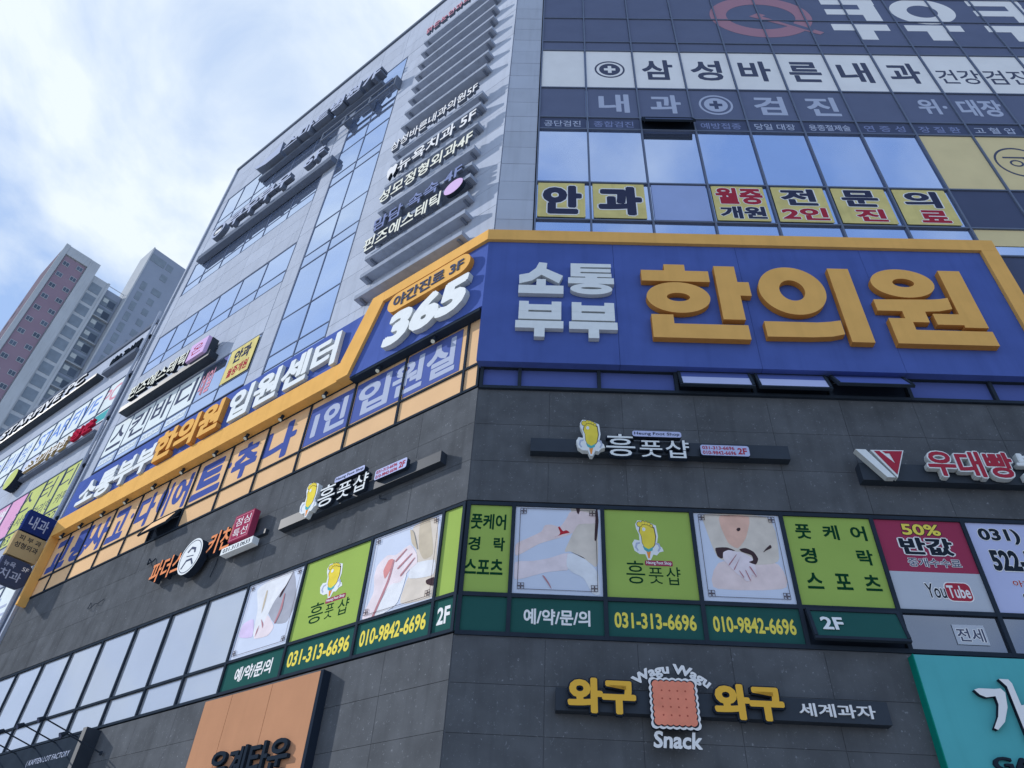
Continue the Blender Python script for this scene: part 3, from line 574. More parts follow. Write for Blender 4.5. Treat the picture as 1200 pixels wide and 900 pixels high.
s = T('phone_number_window_film', 'lavender grey window film with big black phone numbers at the right edge', 'window poster', 'R', 8.2, 6.3)
MB().box(7.569, 8.871, .008, .014, 6.268, 7.735).build('film_panel', 'lavender_film', s)
flat(s, '031)', 7.72, 8.32, 7.36, 7.62, 'ink', .0045, .04, outline=OU); flat(s, '522-5288', 7.76, 9.2 - .4, 6.92, 7.26, 'ink', .0045, .05, outline=OU)
flat(s, '아파트', 7.93, 8.35, 6.68, 6.78, 'ink_red', .0045, .02, outline=OU); flat(s, '오피스텔', 7.98, 8.75, 6.42, 6.6, 'ink', .0045, .03, outline=OU)
s = T('lease_window_film', 'clear lower pane sticker with grey lease lettering, above the turquoise board', 'window sign', 'R', 7.0, 5.8)
MB().box(6.85, 7.28, .008, .014, 5.80, 6.08).build('film_panel', 'grey_film', s); flat(s, '전세', 6.88, 7.25, 5.84, 6.03, 'ink_slate', .0072, .02, outline=('ink_white', .04, .0005, .0005))

# ------------------------------------------------------------------ foot shop raised signs
def footsign(fr, rx0, rx1, z0, z1, fx, L, label):
    s = T('foot_shop_sign', label, 'shop sign', fr, (rx0 + rx1) / 2, z0)
    MB().box(rx0, rx1, -.15, .0, z0, z1).build('rail', 'black_rail', s)
    lx0, w, lz, h = L
    foot(s, fx[0], fx[1], fx[2], fx[3], -.25, -.15)
    mm = ['white_paint', 'dark_side']; bk = (['dark_side'], .035, .012, -.0)
    text(s, '흥', lx0, lx0 + w * .26, lz, lz + h, -.225, -.15, mm, .005, split='letter', outline=bk)
    text(s, '풋', lx0 + w * .30, lx0 + w * .50, lz, lz + h * .74, -.225, -.15, mm, .005, split='letter', outline=bk)
    text(s, '샵', lx0 + w * .53, lx0 + w * .74, lz, lz + h * .80, -.225, -.15, mm, .005, split='letter', outline=bk)
    a = lx0 + w * .24; b = lx0 + w * .68
    MB().prism(rrect(a, b, lz + h * .86, lz + h * 1.12, .04), -.26, -.16, 0, 1).build('name_plate', ['lavender_film', 'dark_side'], s)
    flat(s, 'Heung Foot Shop', a + .03, b - .03, lz + h * .90, lz + h * 1.07, 'ink', -.2605, .01)
    a = lx0 + w * .84; b = a + w * .43
    MB().prism(rrect(a, b, lz + h * .16, lz + h * .62, .04), -.23, -.15, 0, 1).build('phone_plate', ['lavender_film', 'dark_side'], s)
    flat(s, '031-313-6696', a + .03, a + (b - a) * .70, lz + h * .42, lz + h * .57, 'ink_red', -.2305, .02); flat(s, '010-9842-6696', a + .03, a + (b - a) * .72, lz + h * .20, lz + h * .36, 'ink_red', -.2305, .02)
    flat(s, '2F', a + (b - a) * .76, b - .04, lz + h * .24, lz + h * .52, 'ink_red', -.2305, .03)
footsign('R', .96, 5.13, 8.67, 8.93, (1.93, 8.90, .46, .72), (2.18, 1.80, 8.57, .44), 'white lettered foot shop sign on a black rail, right facade under the blue windows')
footsign('L', -4.75, -.56, 8.66, 8.88, (-3.82, 8.98, .50, .78), (-3.60, 1.82, 8.70, .46), 'white lettered foot shop sign on a black rail, left facade beside the kitchen sign')

# ------------------------------------------------------------------ kitchen sign
s = T('kitchen_sign', 'orange lettered kitchen sign with a round white badge and rose box, left facade', 'shop sign', 'L', -7.3, 8.4)
MB().box(-9.1, -5.3, -.079, .0, 8.80, 8.90).build('rail', 'black_rail', s)
mm = ['ink_orange', 'dark_side']
text(s, '파더스', -9.22, -7.98, 8.62, 9.16, -.20, -.08, mm, .02, split='letter')
text(s, '키친', -7.12, -6.30, 8.72, 9.26, -.20, -.08, mm, .02, split='letter')
MB().prism([(-7.58 + .40 * math.cos(t * math.pi / 20), 8.84 + .42 * math.sin(t * math.pi / 20)) for t in range(40)], -.27, -.10, 0, 1).build('badge', ['white_paint', 'dark_side'], s)
bd = MB()
bd.ring(-7.58, 8.84, .36, .38, .345, .365, -.273, -.2705, 36)
for p in ([(-7.75, 8.98), (-7.62, 9.08), (-7.45, 9.02), (-7.42, 8.9), (-7.47, 8.9), (-7.50, 8.98), (-7.62, 9.02), (-7.70, 8.95)], [(-7.8, 8.6), (-7.68, 8.78), (-7.48, 8.78), (-7.36, 8.62), (-7.40, 8.60), (-7.50, 8.73), (-7.66, 8.73), (-7.76, 8.58)], [(-7.72, 8.88), (-7.45, 8.84), (-7.45, 8.82), (-7.72, 8.86)]): bd.prism(p, -.273, -.2705)
bd.build('badge_drawing', 'ink_slate', s)
MB().box(-6.32, -5.68, -.22, -.08, 8.80, 9.42).build('rose_box', 'maroon_film', s)
bx = MB(); bx.box(-6.29, -5.71, -.222, -.2205, 9.38, 9.39).box(-6.29, -5.71, -.222, -.2205, 8.83, 8.84).box(-6.29, -6.28, -.222, -.2205, 8.84, 9.38).box(-5.72, -5.71, -.222, -.2205, 8.84, 9.38); bx.build('box_line', 'rose', s)
flat(s, '점심', -6.24, -5.76, 9.14, 9.34, 'ink_white', -.2205, .0); flat(s, '특선', -6.24, -5.76, 8.88, 9.08, 'ink_white', -.2205, .0)
MB().box(-6.45, -5.42, -.23, -.08, 8.55, 8.70).build('phone_plate', ['white_paint'], s); flat(s, '031.313.0633', -6.38, -5.50, 8.58, 8.67, 'ink', -.2305, .01)

# ------------------------------------------------------------------ V grill sign on the right
s = T('grill_sign', 'crimson and white raised sign with a V mark on a black rail, right edge', 'shop sign', 'R', 7.5, 8.3)
MB().box(6.18, 10.4, -.16, .0, 8.32, 8.64).build('rail', 'black_rail', s)
WW = ['white_paint', 'white_side']
MB().prism([(6.14, 8.82), (6.30, 8.82), (6.62, 8.30), (6.50, 8.30)], -.28, -.17, 0, 1).build('v_stroke', WW, s)
MB().prism([(6.38, 8.82), (6.90, 8.83), (6.66, 8.30)], -.27, -.17, 0, 1).build('v_mark', WW, s)
MB().prism([(6.43, 8.80), (6.51, 8.80), (6.70, 8.56), (6.66, 8.76), (6.60, 8.76), (6.56, 8.80), (6.87, 8.81), (6.67, 8.36)], -.278, -.2705).build('v_face', 'ink_red', s)
text(s, '우대빵', 7.20, 8.52, 8.36, 8.84, -.286, -.281, ['ink_red'], .03, split='letter', outline=((WW), .045, .008, .10))
text(s, '부동산', 8.60, 9.9, 8.50, 8.84, -.286, -.281, ['white_paint'], .02, split='letter', outline=((WW), .035, .008, .10))
MB().box(8.62, 9.8, -.27, -.165, 8.36, 8.46).build('phone_plate', 'white_paint', s); flat(s, '중개수수료 반값', 8.66, 9.7, 8.38, 8.44, 'ink', -.2705, .01)

# ------------------------------------------------------------------ snack sign
s = T('snack_sign', 'black rail snack shop sign with gold lettering and a pink biscuit between white script words', 'shop sign', 'R', 3.4, 4.6)
MB().box(1.40, 5.60, -.14, .0, 4.66, 4.94).build('rail', 'black_rail', s)
GM = ['ink_gold', 'dark_side']; bk = (['dark_side'], .045, .012, 0)
text(s, '와구', 1.55, 2.42, 4.62, 5.06, -.21, -.14, GM, .055, split='letter', outline=bk)
text(s, '와구', 3.40, 4.28, 4.62, 5.06, -.21, -.14, GM, .055, split='letter', outline=bk)
text(s, '세계과자', 4.47, 5.42, 4.72, 4.88, -.16, -.142, ['ink_white'], .015, split='letter')
cx, cz, r = 2.90, 4.79, .26
def scallop(r, n=7, a=.016):
    p = []
    for k in range(4):
        for i in range(n * 4):
            t = i / (n * 4); u = -r + 2 * r * t; b = a * abs(math.sin(math.pi * n * t)); q = [(r + b, u), (-u, r + b), (-r - b, -u), (u, -r - b)][k]; p.append((cx + q[0], cz + q[1] * 1.02))
    return p
MB().prism(scallop(r + .035), -.20, -.14, 0, 1).build('biscuit_plate', ['ink_white', 'dark_side'], s)
MB().prism(scallop(r + .008), -.204, -.2005).build('biscuit_rim', 'ink', s); MB().prism(scallop(r - .006), -.208, -.2045).build('biscuit', 'biscuit', s)
hb = MB()
for i in range(4):
    for j in range(4):
        hx, hz = cx - .15 + i * .10, cz - .15 + j * .10; hb.prism([(hx + .012 * math.cos(t * 1.047), hz + .012 * math.sin(t * 1.047)) for t in range(6)], -.2095, -.2082)
hb.build('biscuit_holes', 'biscuit_edge', s)
text(s, 'Wagu Wagu', 2.44, 3.36, 5.13, 5.30, -.17, -.14, ['ink_white', 'dark_side'], .045, arc=.62, name='script_word')
text(s, 'Snack', 2.60, 3.20, 4.26, 4.46, -.17, -.14, ['ink_white', 'dark_side'], .035, shear=.12, name='script_word')

# ------------------------------------------------------------------ turquoise board
s = T('turquoise_shop_sign', 'turquoise signboard with big white brush lettering at the bottom right corner', 'signboard', 'R', 8, 4)
MB().box(6.12, 11.0, -.15, .0, 2.9, 5.57).build('board', 'teal', s)
MB().box(6.105, 6.118, -.155, .0, 2.9, 5.575).build('board_edge', 'teal_side', s)
TT = ['ink_white', 'dark_side']
ga = MB()
ga.prism([(6.72, 5.12), (6.78, 5.14), (6.98, 5.14), (7.06, 5.15), (7.10, 5.10), (7.06, 4.92), (6.96, 4.74), (6.84, 4.64), (6.80, 4.66), (6.90, 4.80), (6.96, 4.95), (6.96, 5.05), (6.84, 5.03), (6.77, 5.06)], -.215, -.152, 0, 1)
ga.prism([(7.08, 5.27), (7.20, 5.27), (7.23, 5.22), (7.24, 4.95), (7.38, 4.98), (7.44, 4.92), (7.38, 4.86), (7.24, 4.85), (7.25, 4.60), (7.21, 4.42), (7.17, 4.46), (7.16, 4.70), (7.15, 5.18)], -.215, -.152, 0, 1)
ga.build('letter', TT, s)
text(s, '족발', 7.65, 8.9, 4.55, 5.25, -.215, -.152, TT, .03, split='letter')
text(s, 'GA JOKBAL', 6.66, 8.4, 4.14, 4.34, -.19, -.152, ['ink'], .03, split='letter')
# ------------------------------------------------------------------ orange board on the left
s = T('town_office_sign', 'salmon orange three panel signboard with black raised lettering at the bottom left', 'signboard', 'L', -4, 4)
for a, b in ((-5.45, -4.70), (-4.69, -3.66), (-3.65, -2.52)): MB().box(a, b, -.15, .0, 2.9, 5.55).build('board_panel', 'orange_box', s)
MB().box(-2.515, -2.45, -.15, .0, 2.9, 5.56).build('board_edge', 'dark_side', s)
text(s, '은계타운', -4.72, -2.80, 4.16, 4.66, -.21, -.1522, ['ink'], .022, split='letter')

# ------------------------------------------------------------------ dark cafe board with gooseneck lamps
s = T('cafe_sign', 'long black cafe signboard with thin pale lettering at the lower left edge', 'signboard', 'L', -12, 4)
MB().box(-16.8, -9.27, -.22, .0, 4.95, 5.55).build('board', 'dark_metal', s); MB().box(-16.8, -9.27, -.19, .0, 3.0, 4.94).build('lower_board', 'dark_metal', s)
MB().box(-9.265, -9.12, -.30, .0, 3.0, 5.62).build('end_cap', 'black_rail', s)
flat(s, '( KAPTEN LOT FACTORY', -11.35, -9.62, 5.14, 5.28, 'ink_pale', -.221, .0); flat(s, 'CAFE', -13.6, -12.6, 5.14, 5.28, 'ink_pale', -.221, .0)
g0 = None; gl = ['first', 'second', 'third', 'fourth', 'fifth']
for i, x in enumerate([-9.55, -10.4, -11.25, -12.1, -12.95, -8.7]):
    t = T('gooseneck_lamp', ('%s long armed black lamp from the right, over the dark cafe signboard' % gl[i]) if i < 5 else 'long armed black lamp just right of the cafe signboard end', 'sign lamp', 'L', x, 5.5, -.2, group='long armed lamps over the cafe signboard')
    if g0 is None:
        MB().tube((x, -.2, 5.5), (x, -.95, 5.66), .014, 8).build('arm', 'dark_metal', t); MB().tube((x, -.19, 5.5), (x, -.215, 5.5), .04, 10).build('wall_plate', 'dark_metal', t)
        h = MB().tube((x, -.95, 5.68), (x, -1.05, 5.60), .03, 10, r2=.055).build('lamp_head', 'dark_metal', t); MB().tube((x, -1.051, 5.599), (x, -1.054, 5.597), .048, 10).build('lens', 'ink_slate', t, h); g0 = t.o
    else:
        def cp(o, p):
            c = o.copy(); COL.objects.link(c); c.parent = p
            for q in o.children: cp(q, c)
        if i == 5: t.o.matrix_world = t.F @ Matrix.Translation((x, -.05, 5.15))
        for q in g0.children: cp(q, t.o)

# ------------------------------------------------------------------ rack of tenant signs on the upper left facade
def slat(z, label, body=None, tz=None, tx=(-4.1, -.9), m='ink_white', off=.02, extra=None, h=.14):
    s = T('tenant_sign_rail', label, 'sign rail', 'L', -2.4, z, group='tenant sign rails stacked up the left facade')
    MB().box(-4.15, -.72, -.26, .0, z, z + h).build('rail', 'rail_metal', s)
    for x in (-4.0, -.9): MB().box(x, x + .06, -.2, .0, z - .06, z - .003).build('bracket', 'grey_metal', s)
    if body: text(s, body, tx[0], tx[1], tz[0], tz[1], -.36, -.265, [m, 'grey_metal'], off, split='letter')
    return s
slat(28.35, 'topmost tenant rail with rosy two line lettering', '맑은눈안과의원 7F', (28.7, 29.15), (-4.0, -1.1), 'rose', .01)
for z, w in ((27.5, 'second'), (26.6, 'third'), (25.8, 'fourth'), (25.0, 'fifth'), (24.2, 'sixth'), (23.4, 'seventh'), (22.55, 'eighth')): slat(z, '%s grey rail from the top of the tenant rack, empty' % w)
slat(20.95, 'tenant rail lettered in white for an internal medicine clinic, 5F', '삼성바른내과의원5F', (21.1, 21.6), (-4.2, -.85), 'ink_white', .015)
s = slat(19.35, 'tenant rail lettered in white for a dental clinic with a pale tooth mark', '뉴욕치과 5F', (19.5, 20.1), (-3.6, -.75), 'ink_white', .02)
MB().prism([(-4.05, 20.0), (-3.95, 20.1), (-3.85, 20.05), (-3.75, 20.1), (-3.65, 20.0), (-3.68, 19.7), (-3.75, 19.5), (-3.80, 19.7), (-3.88, 19.72), (-3.94, 19.5), (-4.02, 19.7)], -.36, -.265, 0, 1).build('tooth_mark', ['ink_white', 'dark_side'], s)
slat(20.35, 'short of lettering, the grey rail right above the dental clinic lettering')
slat(18.2, 'tenant rail lettered in cream for an orthopaedic clinic, 4F', '성모정형외과4F', (18.4, 19.0), (-4.1, -.75), 'ink_cream', .02)
slat(17.45, 'grey rail between the orthopaedic and the pale blue lettering')
slat(16.95, 'tenant rail with pale blue lettering and a pink 4F', '맘담 속속 4F', (17.1, 17.65), (-4.0, -.95), 'ink_faint', .015)
s = slat(16.2, 'tenant rail with cream aesthetic clinic lettering and a pink oval', '핀즈에스테틱', (16.4, 16.95), (-4.2, -1.55), 'ink_cream', .02)
MB().prism([(-1.12 + .30 * math.cos(t * math.pi / 16), 16.72 + .25 * math.sin(t * math.pi / 16)) for t in range(32)], -.38, -.265, 0, 1).build('oval_plate', ['oval_pink', 'dark_side'], s)
slat(15.5, 'grey rail second from the bottom of the tenant rack, empty'); slat(14.72, 'lowest grey rail of the tenant rack, just above the 365 sign, empty')

# big roof signs, seen from below
s = T('roof_sign', 'large white lettered sign high under the roof line, left facade', 'roof sign', 'L', -10, 28.4)
MB().box(-13.6, -6.3, -.20, .0, 28.05, 28.25).build('rail', 'grey_metal', s)
MB().prism([(-13.9, 28.9), (-13.6, 28.55), (-12.9, 28.3), (-12.0, 28.3), (-12.1, 29.25), (-12.6, 28.95), (-13.4, 28.8)], -.45, -.1, 0, 1).build('wing_mark', ['ink_pale', 'grey_metal'], s)
text(s, '스마트병원7F', -11.8, -6.2, 28.15, 28.95, -.45, -.1, ['ink_pale', 'grey_metal'], .03, split='letter')
s = T('buffet_sign', 'white lettered buffet sign with a ringed mark on a long rail, upper left facade', 'wall sign', 'L', -11, 24)
MB().box(-15.9, -7.9, -.25, .0, 24.30, 24.60).build('rail', 'grey_metal', s)
MB().ring(-14.6, 25.15, .42, .42, .30, .30, -.42, -.2, 28, 0, 1).build('ring_mark', ['ink_pale', 'grey_metal'], s); MB().box(-14.8, -14.4, -.42, -.2, 25.0, 25.2).build('ring_mark_core', 'ink_white', s)
text(s, '쿠우쿠우', -13.9, -10.1, 24.66, 25.5, -.42, -.22, ['ink_pale', 'grey_metal'], .03, split='letter'); text(s, '6F', -9.4, -8.3, 24.8, 25.4, -.42, -.22, ['ink_pale', 'grey_metal'], .02, split='letter')
s = T('aesthetic_sign', 'cream lettered aesthetic clinic sign on a black rail above the left skin care window film', 'shop sign', 'L', -13, 16.4)
MB().box(-15.9, -10.9, -.30, .0, 16.45, 16.68).build('rail', 'black_rail', s)
text(s, '핀즈에스테틱', -15.5, -12.2, 16.70, 17.30, -.38, -.27, ['ink_cream', 'dark_side'], .02, split='letter')
MB().box(-12.05, -11.15, -.40, -.28, 16.65, 17.35).build('logo_box', 'oval_pink', s); MB().box(-12.07, -11.13, -.28, -.05, 16.6, 17.36).build('logo_box_back', 'black_rail', s); flat(s, '온', -11.9, -11.3, 16.8, 17.2, 'ink_red', -.4, .0)
s = T('skin_care_window_film', 'white window film with grey skin care lettering, above the left end of the blue sign', 'window sign', 'L', -14, 14.9)
for a, b, ch in ((-16.45, -15.34, '스'), (-15.26, -14.04, '킨'), (-13.96, -12.74, '바'), (-12.66, -11.44, '디')):
    MB().box(a, b, .008, .014, 15.0, 16.30).build('film_panel', 'ice_film', s); flat(s, ch, a + .12, b - .12, 15.2, 16.15, 'ink_slate', .0072, .02)
    MB().box(a + .1, b - .1, .008, .014, 14.6, 14.85).build('film_strip', 'ice_film', s); flat(s, '피부관리', a + .14, b - .14, 14.64, 14.8, 'ink_pale', .0072, .0)
flat(s, '네일', -11.3, -10.7, 15.15, 16.1, 'rose', .012, .02)
s = T('eye_clinic_banner', 'small yellow eye clinic banner on the left facade windows, above the blue sign', 'banner', 'L', -9.3, 14.9)
MB().box(-10.0, -8.72, -.02, -.01, 14.98, 16.30).build('sheet', 'yellow_film', s); flat(s, '안과', -9.75, -8.95, 15.65, 16.18, 'ink_navy', -.0205, .04); flat(s, '월중개원', -9.8, -8.85, 15.12, 15.5, 'ink_red', -.0205, .03)

# ------------------------------------------------------------------ films on the right curtain wall
def cell(k, j): return BX[k] + .03, BX[k + 1] - .03, RZ[j] + .03, RZ[j + 1] - .03
def cellfilm(s, k, j, m): a, b, c, d = cell(k, j); return MB().box(a, b, .008, .014, c, d).build('film_panel', m, s)
def inner(k, j, u0, u1, v0, v1): a, b, c, d = cell(k, j); return a + (b - a) * u0, a + (b - a) * u1, c + (d - c) * v0, c + (d - c) * v1
def cross(s, cx, cz, w, h, m1, m2, y=.0072):
    MB().ring(cx, cz, w, h, w * .88, h * .86, y - .0015, y, 36).build('ring_mark', m1, s); MB().ring(cx, cz, w * .7, h * .70, .001, .001, y - .0015, y, 32).build('disc_mark', m1, s)
    q = y - .0016; MB().box(cx - w * .38, cx + w * .38, q - .001, q, cz - h * .13, cz + h * .13).box(cx - w * .12, cx + w * .12, q - .0012, q, cz - h * .42, cz + h * .42).build('cross_mark', m2, s)
s = T('clinic_window_film', 'band of white window film with dark internal medicine clinic lettering, right curtain wall', 'window sign', 'R', 7, 21)
for k in range(13): cellfilm(s, k, 6, 'white_film')
a, b, c, d = inner(1, 6, .5, 1, .5, 1); cross(s, a, c, .42, .48, 'ink_slate', 'ink_white')
for k, ch in enumerate('삼성바른내과'): flat(s, ch, *inner(k + 2, 6, .15, .82, .24, .78), 'ink_slate', .0072, .03)
flat(s, '건강', *inner(8, 6, .1, .98, .25, .62), 'ink_slate', .0072, .01); flat(s, '검진', *inner(9, 6, .04, .96, .25, .62), 'ink_slate', .0072, .01); flat(s, '센터', *inner(10, 6, .04, .9, .25, .62), 'ink_slate', .0072, .01)
s = T('checkup_window_film', 'band of slate blue window film with pale checkup lettering, below the white band', 'window sign', 'R', 7, 19.4)
for k in range(13): cellfilm(s, k, 5, 'slate_film')
for k, ch in ((1, '내'), (2, '과'), (4, '검'), (5, '진')): flat(s, ch, *inner(k, 5, .22, .84, .18, .82), 'ink_pale', .0072, .03)
a, b, c, d = inner(3, 5, .5, 1, .5, 1); cross(s, a, c, .44, .5, 'ink_pale', 'navy_film')
flat(s, '위·', *inner(7, 5, .35, .92, .3, .82), 'ink_pale', .0072, .03); flat(s, '대장', *inner(8, 5, .1, .96, .25, .82), 'ink_pale', .0072, .03); flat(s, '내시경', *inner(9, 5, .4, 1, .25, .75), 'ink_pale', .0072, .03)
s = T('service_list_film', 'thin navy window film strip listing clinic services, one per pane', 'window sign', 'R', 7, 18.8)
for k in range(13):
    if k != 2: cellfilm(s, k, 4, 'navy_film')
for k, t_, m in ((0, '공단검진', 'ink_pale'), (1, '종합검진', 'ink_faint'), (3, '예방접종', 'ink_faint'), (4, '당일 대장', 'ink_pale'), (5, '용종절제술', 'ink_pale'), (6, '연 증 성', 'ink_faint'), (7, '장 질 환', 'ink_faint'), (8, '고 혈 압', 'ink_pale'), (9, '당 뇨 병', 'ink_pale')):
    flat(s, t_, *inner(k, 4, .1, .88, .22, .78), m, .0072, .01)
s = T('buffet_window_film', 'dark window film band with huge white lettering and a pink ringed Q, top right', 'window sign', 'R', 10, 24)
for k in range(13):
    for j in (7, 8, 9, 10):
        cellfilm(s, k, j, 'slate_film')
MB().ring(7.55, 25.5, 1.55, 1.42, 1.05, .88, .002, .0072, 56).build('ring_mark', 'ring_rose', s)
MB().prism([(7.2, 25.5), (7.5, 25.75), (9.25, 24.45), (9.1, 24.3)], .0002, .0015).build('ring_stroke', 'ring_rose', s)
MB().prism([(7.6, 25.5), (7.75, 25.62), (9.0, 24.62), (8.9, 24.5)], -.002, .0).build('ring_stroke_gap', 'slate_film', s)
def ku(x):
    m = MB(); y = (.005, .0072)
    m.box(x, x + 1.65, *y, 26.45, 27.1).box(x + .02, x + 1.12, *y, 25.72, 26.1).box(x + 1.12, x + 1.62, y[0], y[1], 25.2, 26.448).box(x - .02, x + 1.65, *y, 24.62, 25.04).box(x + .62, x + 1.15, *y, 24.02, 24.618)
    m.build('letter', 'ink_white', s)
def u_(x):
    m = MB(); m.ring(x, 26.0, .98, .90, .46, .44, .005, .0072, 40).box(x - .85, x + .82, .005, .0072, 24.62, 25.02).box(x - .28, x + .28, .005, .0072, 24.02, 24.618); m.build('letter', 'ink_white', s)
ku(9.6); u_(12.6); ku(14.15); u_(17.1)
def banner(k, top, bot, m, mt, mb, label):
    a, b, c, d = cell(k, 2); s = T('eye_clinic_banner', label, 'banner', 'R', (a + b) / 2, c)
    MB().box(a + .03, b - .09, -.010, -.004, c + .06, d - .02).build('sheet', 'yellow_film', s)
    for x in (a + .04, b - .11):
        for z in (c + .07, d - .045): MB().box(x, x + .012, -.013, -.0105, z, z + .012).build('eyelet', 'grey_metal', s)
    y = -.0125
    if bot is None: flat(s, top, a + .14, b - .16, c + .16, d - .12, mt, y, .06, outline=('ink_white', .03, .001, .001))
    else:
        flat(s, top, a + (.1 if len(top) > 1 else .2), b - (.14 if len(top) > 1 else .3), c + .66, d - .08, mt, y, .045, outline=('ink_white', .03, .001, .001))
        flat(s, bot, a + (.12 if len(bot) > 1 else .38), b - (.16 if len(bot) > 1 else .28), c + .13, c + .58, mb, y, .045, outline=('ink_white', .03, .001, .001))
banner(0, '안', None, None, 'ink_navy', None, 'leftmost yellow banner on the right curtain wall, one big dark syllable')
banner(1, '과', None, None, 'ink_navy', None, 'yellow banner with one big dark syllable, directly left of the bare pane')
banner(3, '월중', '개원', None, 'ink_red', 'ink_navy', 'yellow banner with a red line over a dark line, right of the bare pane')
banner(4, '전', '2인', None, 'ink_navy', 'ink_red', 'yellow banner with a dark syllable over a red number 2, right curtain wall')
banner(5, '문', '진', None, 'ink_navy', 'ink_red', 'yellow banner, dark syllable over red syllable, right after the one with the number 2')
banner(6, '의', '료', None, 'ink_navy', 'ink_red', 'rightmost yellow banner, dark syllable over red syllable, next to the dark panes')
s = T('blank_banner', 'plain bluish banner sheet in the bare pane between the yellow banners', 'banner', 'R', 4.1, 15.05)
a, b, c, d = cell(2, 2); MB().box(a + .02, b - .03, -.006, .002, c + .03, d - .02).build('sheet', 'blank_film', s)
s = T('yellow_window_film', 'pale yellow window film with a dark ringed scribble mark at the upper right edge', 'window sign', 'R', 12, 15)
for k in (7, 8, 9, 10): cellfilm(s, k, 3, 'cream_film'); cellfilm(s, k, 2, 'navy_film')
for k in (7, 8, 9, 10): MB().box(BX[k] + .03, BX[k + 1] - .03, .008, .014, 14.45, 14.99).build('film_panel', 'cream_film', s); MB().box(BX[k] + .03, BX[k + 1] - .03, .008, .014, 12.43, 14.07).build('film_panel', 'navy_film', s)
a, b, c, d = inner(8, 3, .55, 1, .52, 1); MB().ring(a, c, .58, .62, .53, .56, .0055, .0072, 40).build('ring_mark', 'ink_slate', s); MB().ring(a - .1, c - .05, .16, .14, .11, .09, .0055, .0072, 24).prism([(a - .35, c + .22), (a + .2, c + .22), (a + .25, c + .1), (a + .05, c - .3), (a, c - .28), (a + .16, c + .1), (a + .1, c + .16), (a - .35, c + .16)], .0040, .0052).build('scribble_mark', 'ink_slate', s)

# ------------------------------------------------------------------ blade signs at the far end of the left facade
def blade(x0, x1, z0, z1, m, label, lines, bevel=0):
    s = T('blade_sign', label, 'projecting sign', 'B', x1, z0)
    pts = [(x0, z0), (x1 - bevel, z0), (x1, z0 + bevel), (x1, z1 - bevel), (x1 - bevel, z1), (x0, z1)] if bevel else [(x0, z0), (x1, z0), (x1, z1), (x0, z1)]
    MB().prism(pts, -.11, .11).build('box', m, s); MB().box(x1 - .02 if not bevel else x1 - .0, .0, -.03, .03, z0 + .18, z1 - .18).build('bracket', 'grey_metal', s)
    for t_, a, b, c, d, k in lines: flat(s, t_, a, b, c, d, k, -.112, .015)
blade(-.98, -.16, 12.05, 12.72, 'navy_box', 'navy projecting sign with pale internal medicine lettering, top of three', [('내과', -.86, -.30, 12.18, 12.58, 'ink_pale')])
blade(-1.02, -.16, 11.25, 12.0, 'tan_box', 'tan projecting sign with dark dermatology lettering, middle of three', [('피 부 과', -.90, -.26, 11.76, 11.92, 'ink'), ('성형외과', -.94, -.26, 11.52, 11.70, 'ink')])
blade(-1.02, -.16, 10.45, 11.2, 'slate_box', 'slate projecting sign with pale dental clinic lettering, bottom of three', [('뉴욕', -.95, -.62, 10.92, 11.08, 'ink_pale'), ('치과', -.95, -.34, 10.58, 10.86, 'ink_pale'), ('5F', -.42, -.24, 10.94, 11.06, 'ink_white')], .12)

# ------------------------------------------------------------------ neighbouring building
NB = T('neighbouring_building', 'lower pale building carrying many signs, left of the corner building', 'building', 'L', -17.6, 0)
MB().box(-46, -17.55, .06, 12, 0, 21.9).build('core_wall', 'cladding', NB)
MB().box(-46, -17.52, -.05, .3, 21.9, 22.1).build('parapet_cap', 'grey_metal', NB)
for a, b in ((19.4, 21.88), (15.6, 17.3 - .1), (11.2, 13.1), (6.9, 9.0)): tiles(NB, -36.0, -17.56, a, b, 2.1, .85, 'cladding_panel', 'cladding')
MN = [-19.0 - 1.35 * i for i in range(13)]
window(NB, -36.0, -17.56, [17.2, 17.9, 19.4], MN, 'sky_glass', fw=.04, fm='frame_grey'); window(NB, -36, -17.56, [13.1, 13.7, 15.6], MN, 'sky_glass', fw=.04, fm='frame_grey'); window(NB, -36, -17.56, [9.0, 9.6, 11.2], MN, 'sky_glass', fw=.04, fm='frame_grey')
window(NB, -36, -17.56, [4.8, 5.4, 6.9], MN, 'sky_glass', fw=.04, fm='frame_grey')
s = T('pc_cafe_sign', 'dark lettered games cafe sign on a rail just under the neighbouring roof line', 'wall sign', 'L', -24, 20)
MB().box(-31.5, -20.4, -.30, .0, 20.35, 20.5).build('rail', 'black_rail', s)
text(s, 'STARFIVE PC', -28.8, -21.4, 20.52, 21.0, -.36, -.28, ['ink_white', 'dark_side'], .03, split='letter')
s = T('pc_cafe_window_film', 'pale blue window film lettered for a games cafe, neighbouring building', 'window sign', 'L', -22, 17.9)
XN = [-36.0] + sorted(MN) + [-17.56]
for k in range(len(XN) - 1):
    if XN[k] < -30: continue
    MB().box(XN[k] + .03, XN[k + 1] - .03, .006, .014, 17.95, 19.35).build('film_panel', 'ice_film', s); MB().box(XN[k] + .03, XN[k + 1] - .03, .006, .014, 17.25, 17.87).build('film_panel', 'ice_film' if k % 3 else 'pale_film', s)
flat(s, 'STARFIVE', -24.2, -19.4, 18.3, 19.1, 'ink_blueprint', .0055, .01); flat(s, 'PC', -19.1, -17.9, 18.3, 19.1, 'rose', .0055, .01); flat(s, '게임 피씨방', -28.8, -24.8, 18.2, 19.1, 'ink_blueprint', .0055, .0)
MB().box(-18.9, -17.7, .003, .0052, 17.35, 17.8).build('film_patch', 'teal', s)
s = T('small_roof_sign', 'small dark lettered box sign on the neighbouring parapet beside the taller facade', 'wall sign', 'L', -18.5, 21)
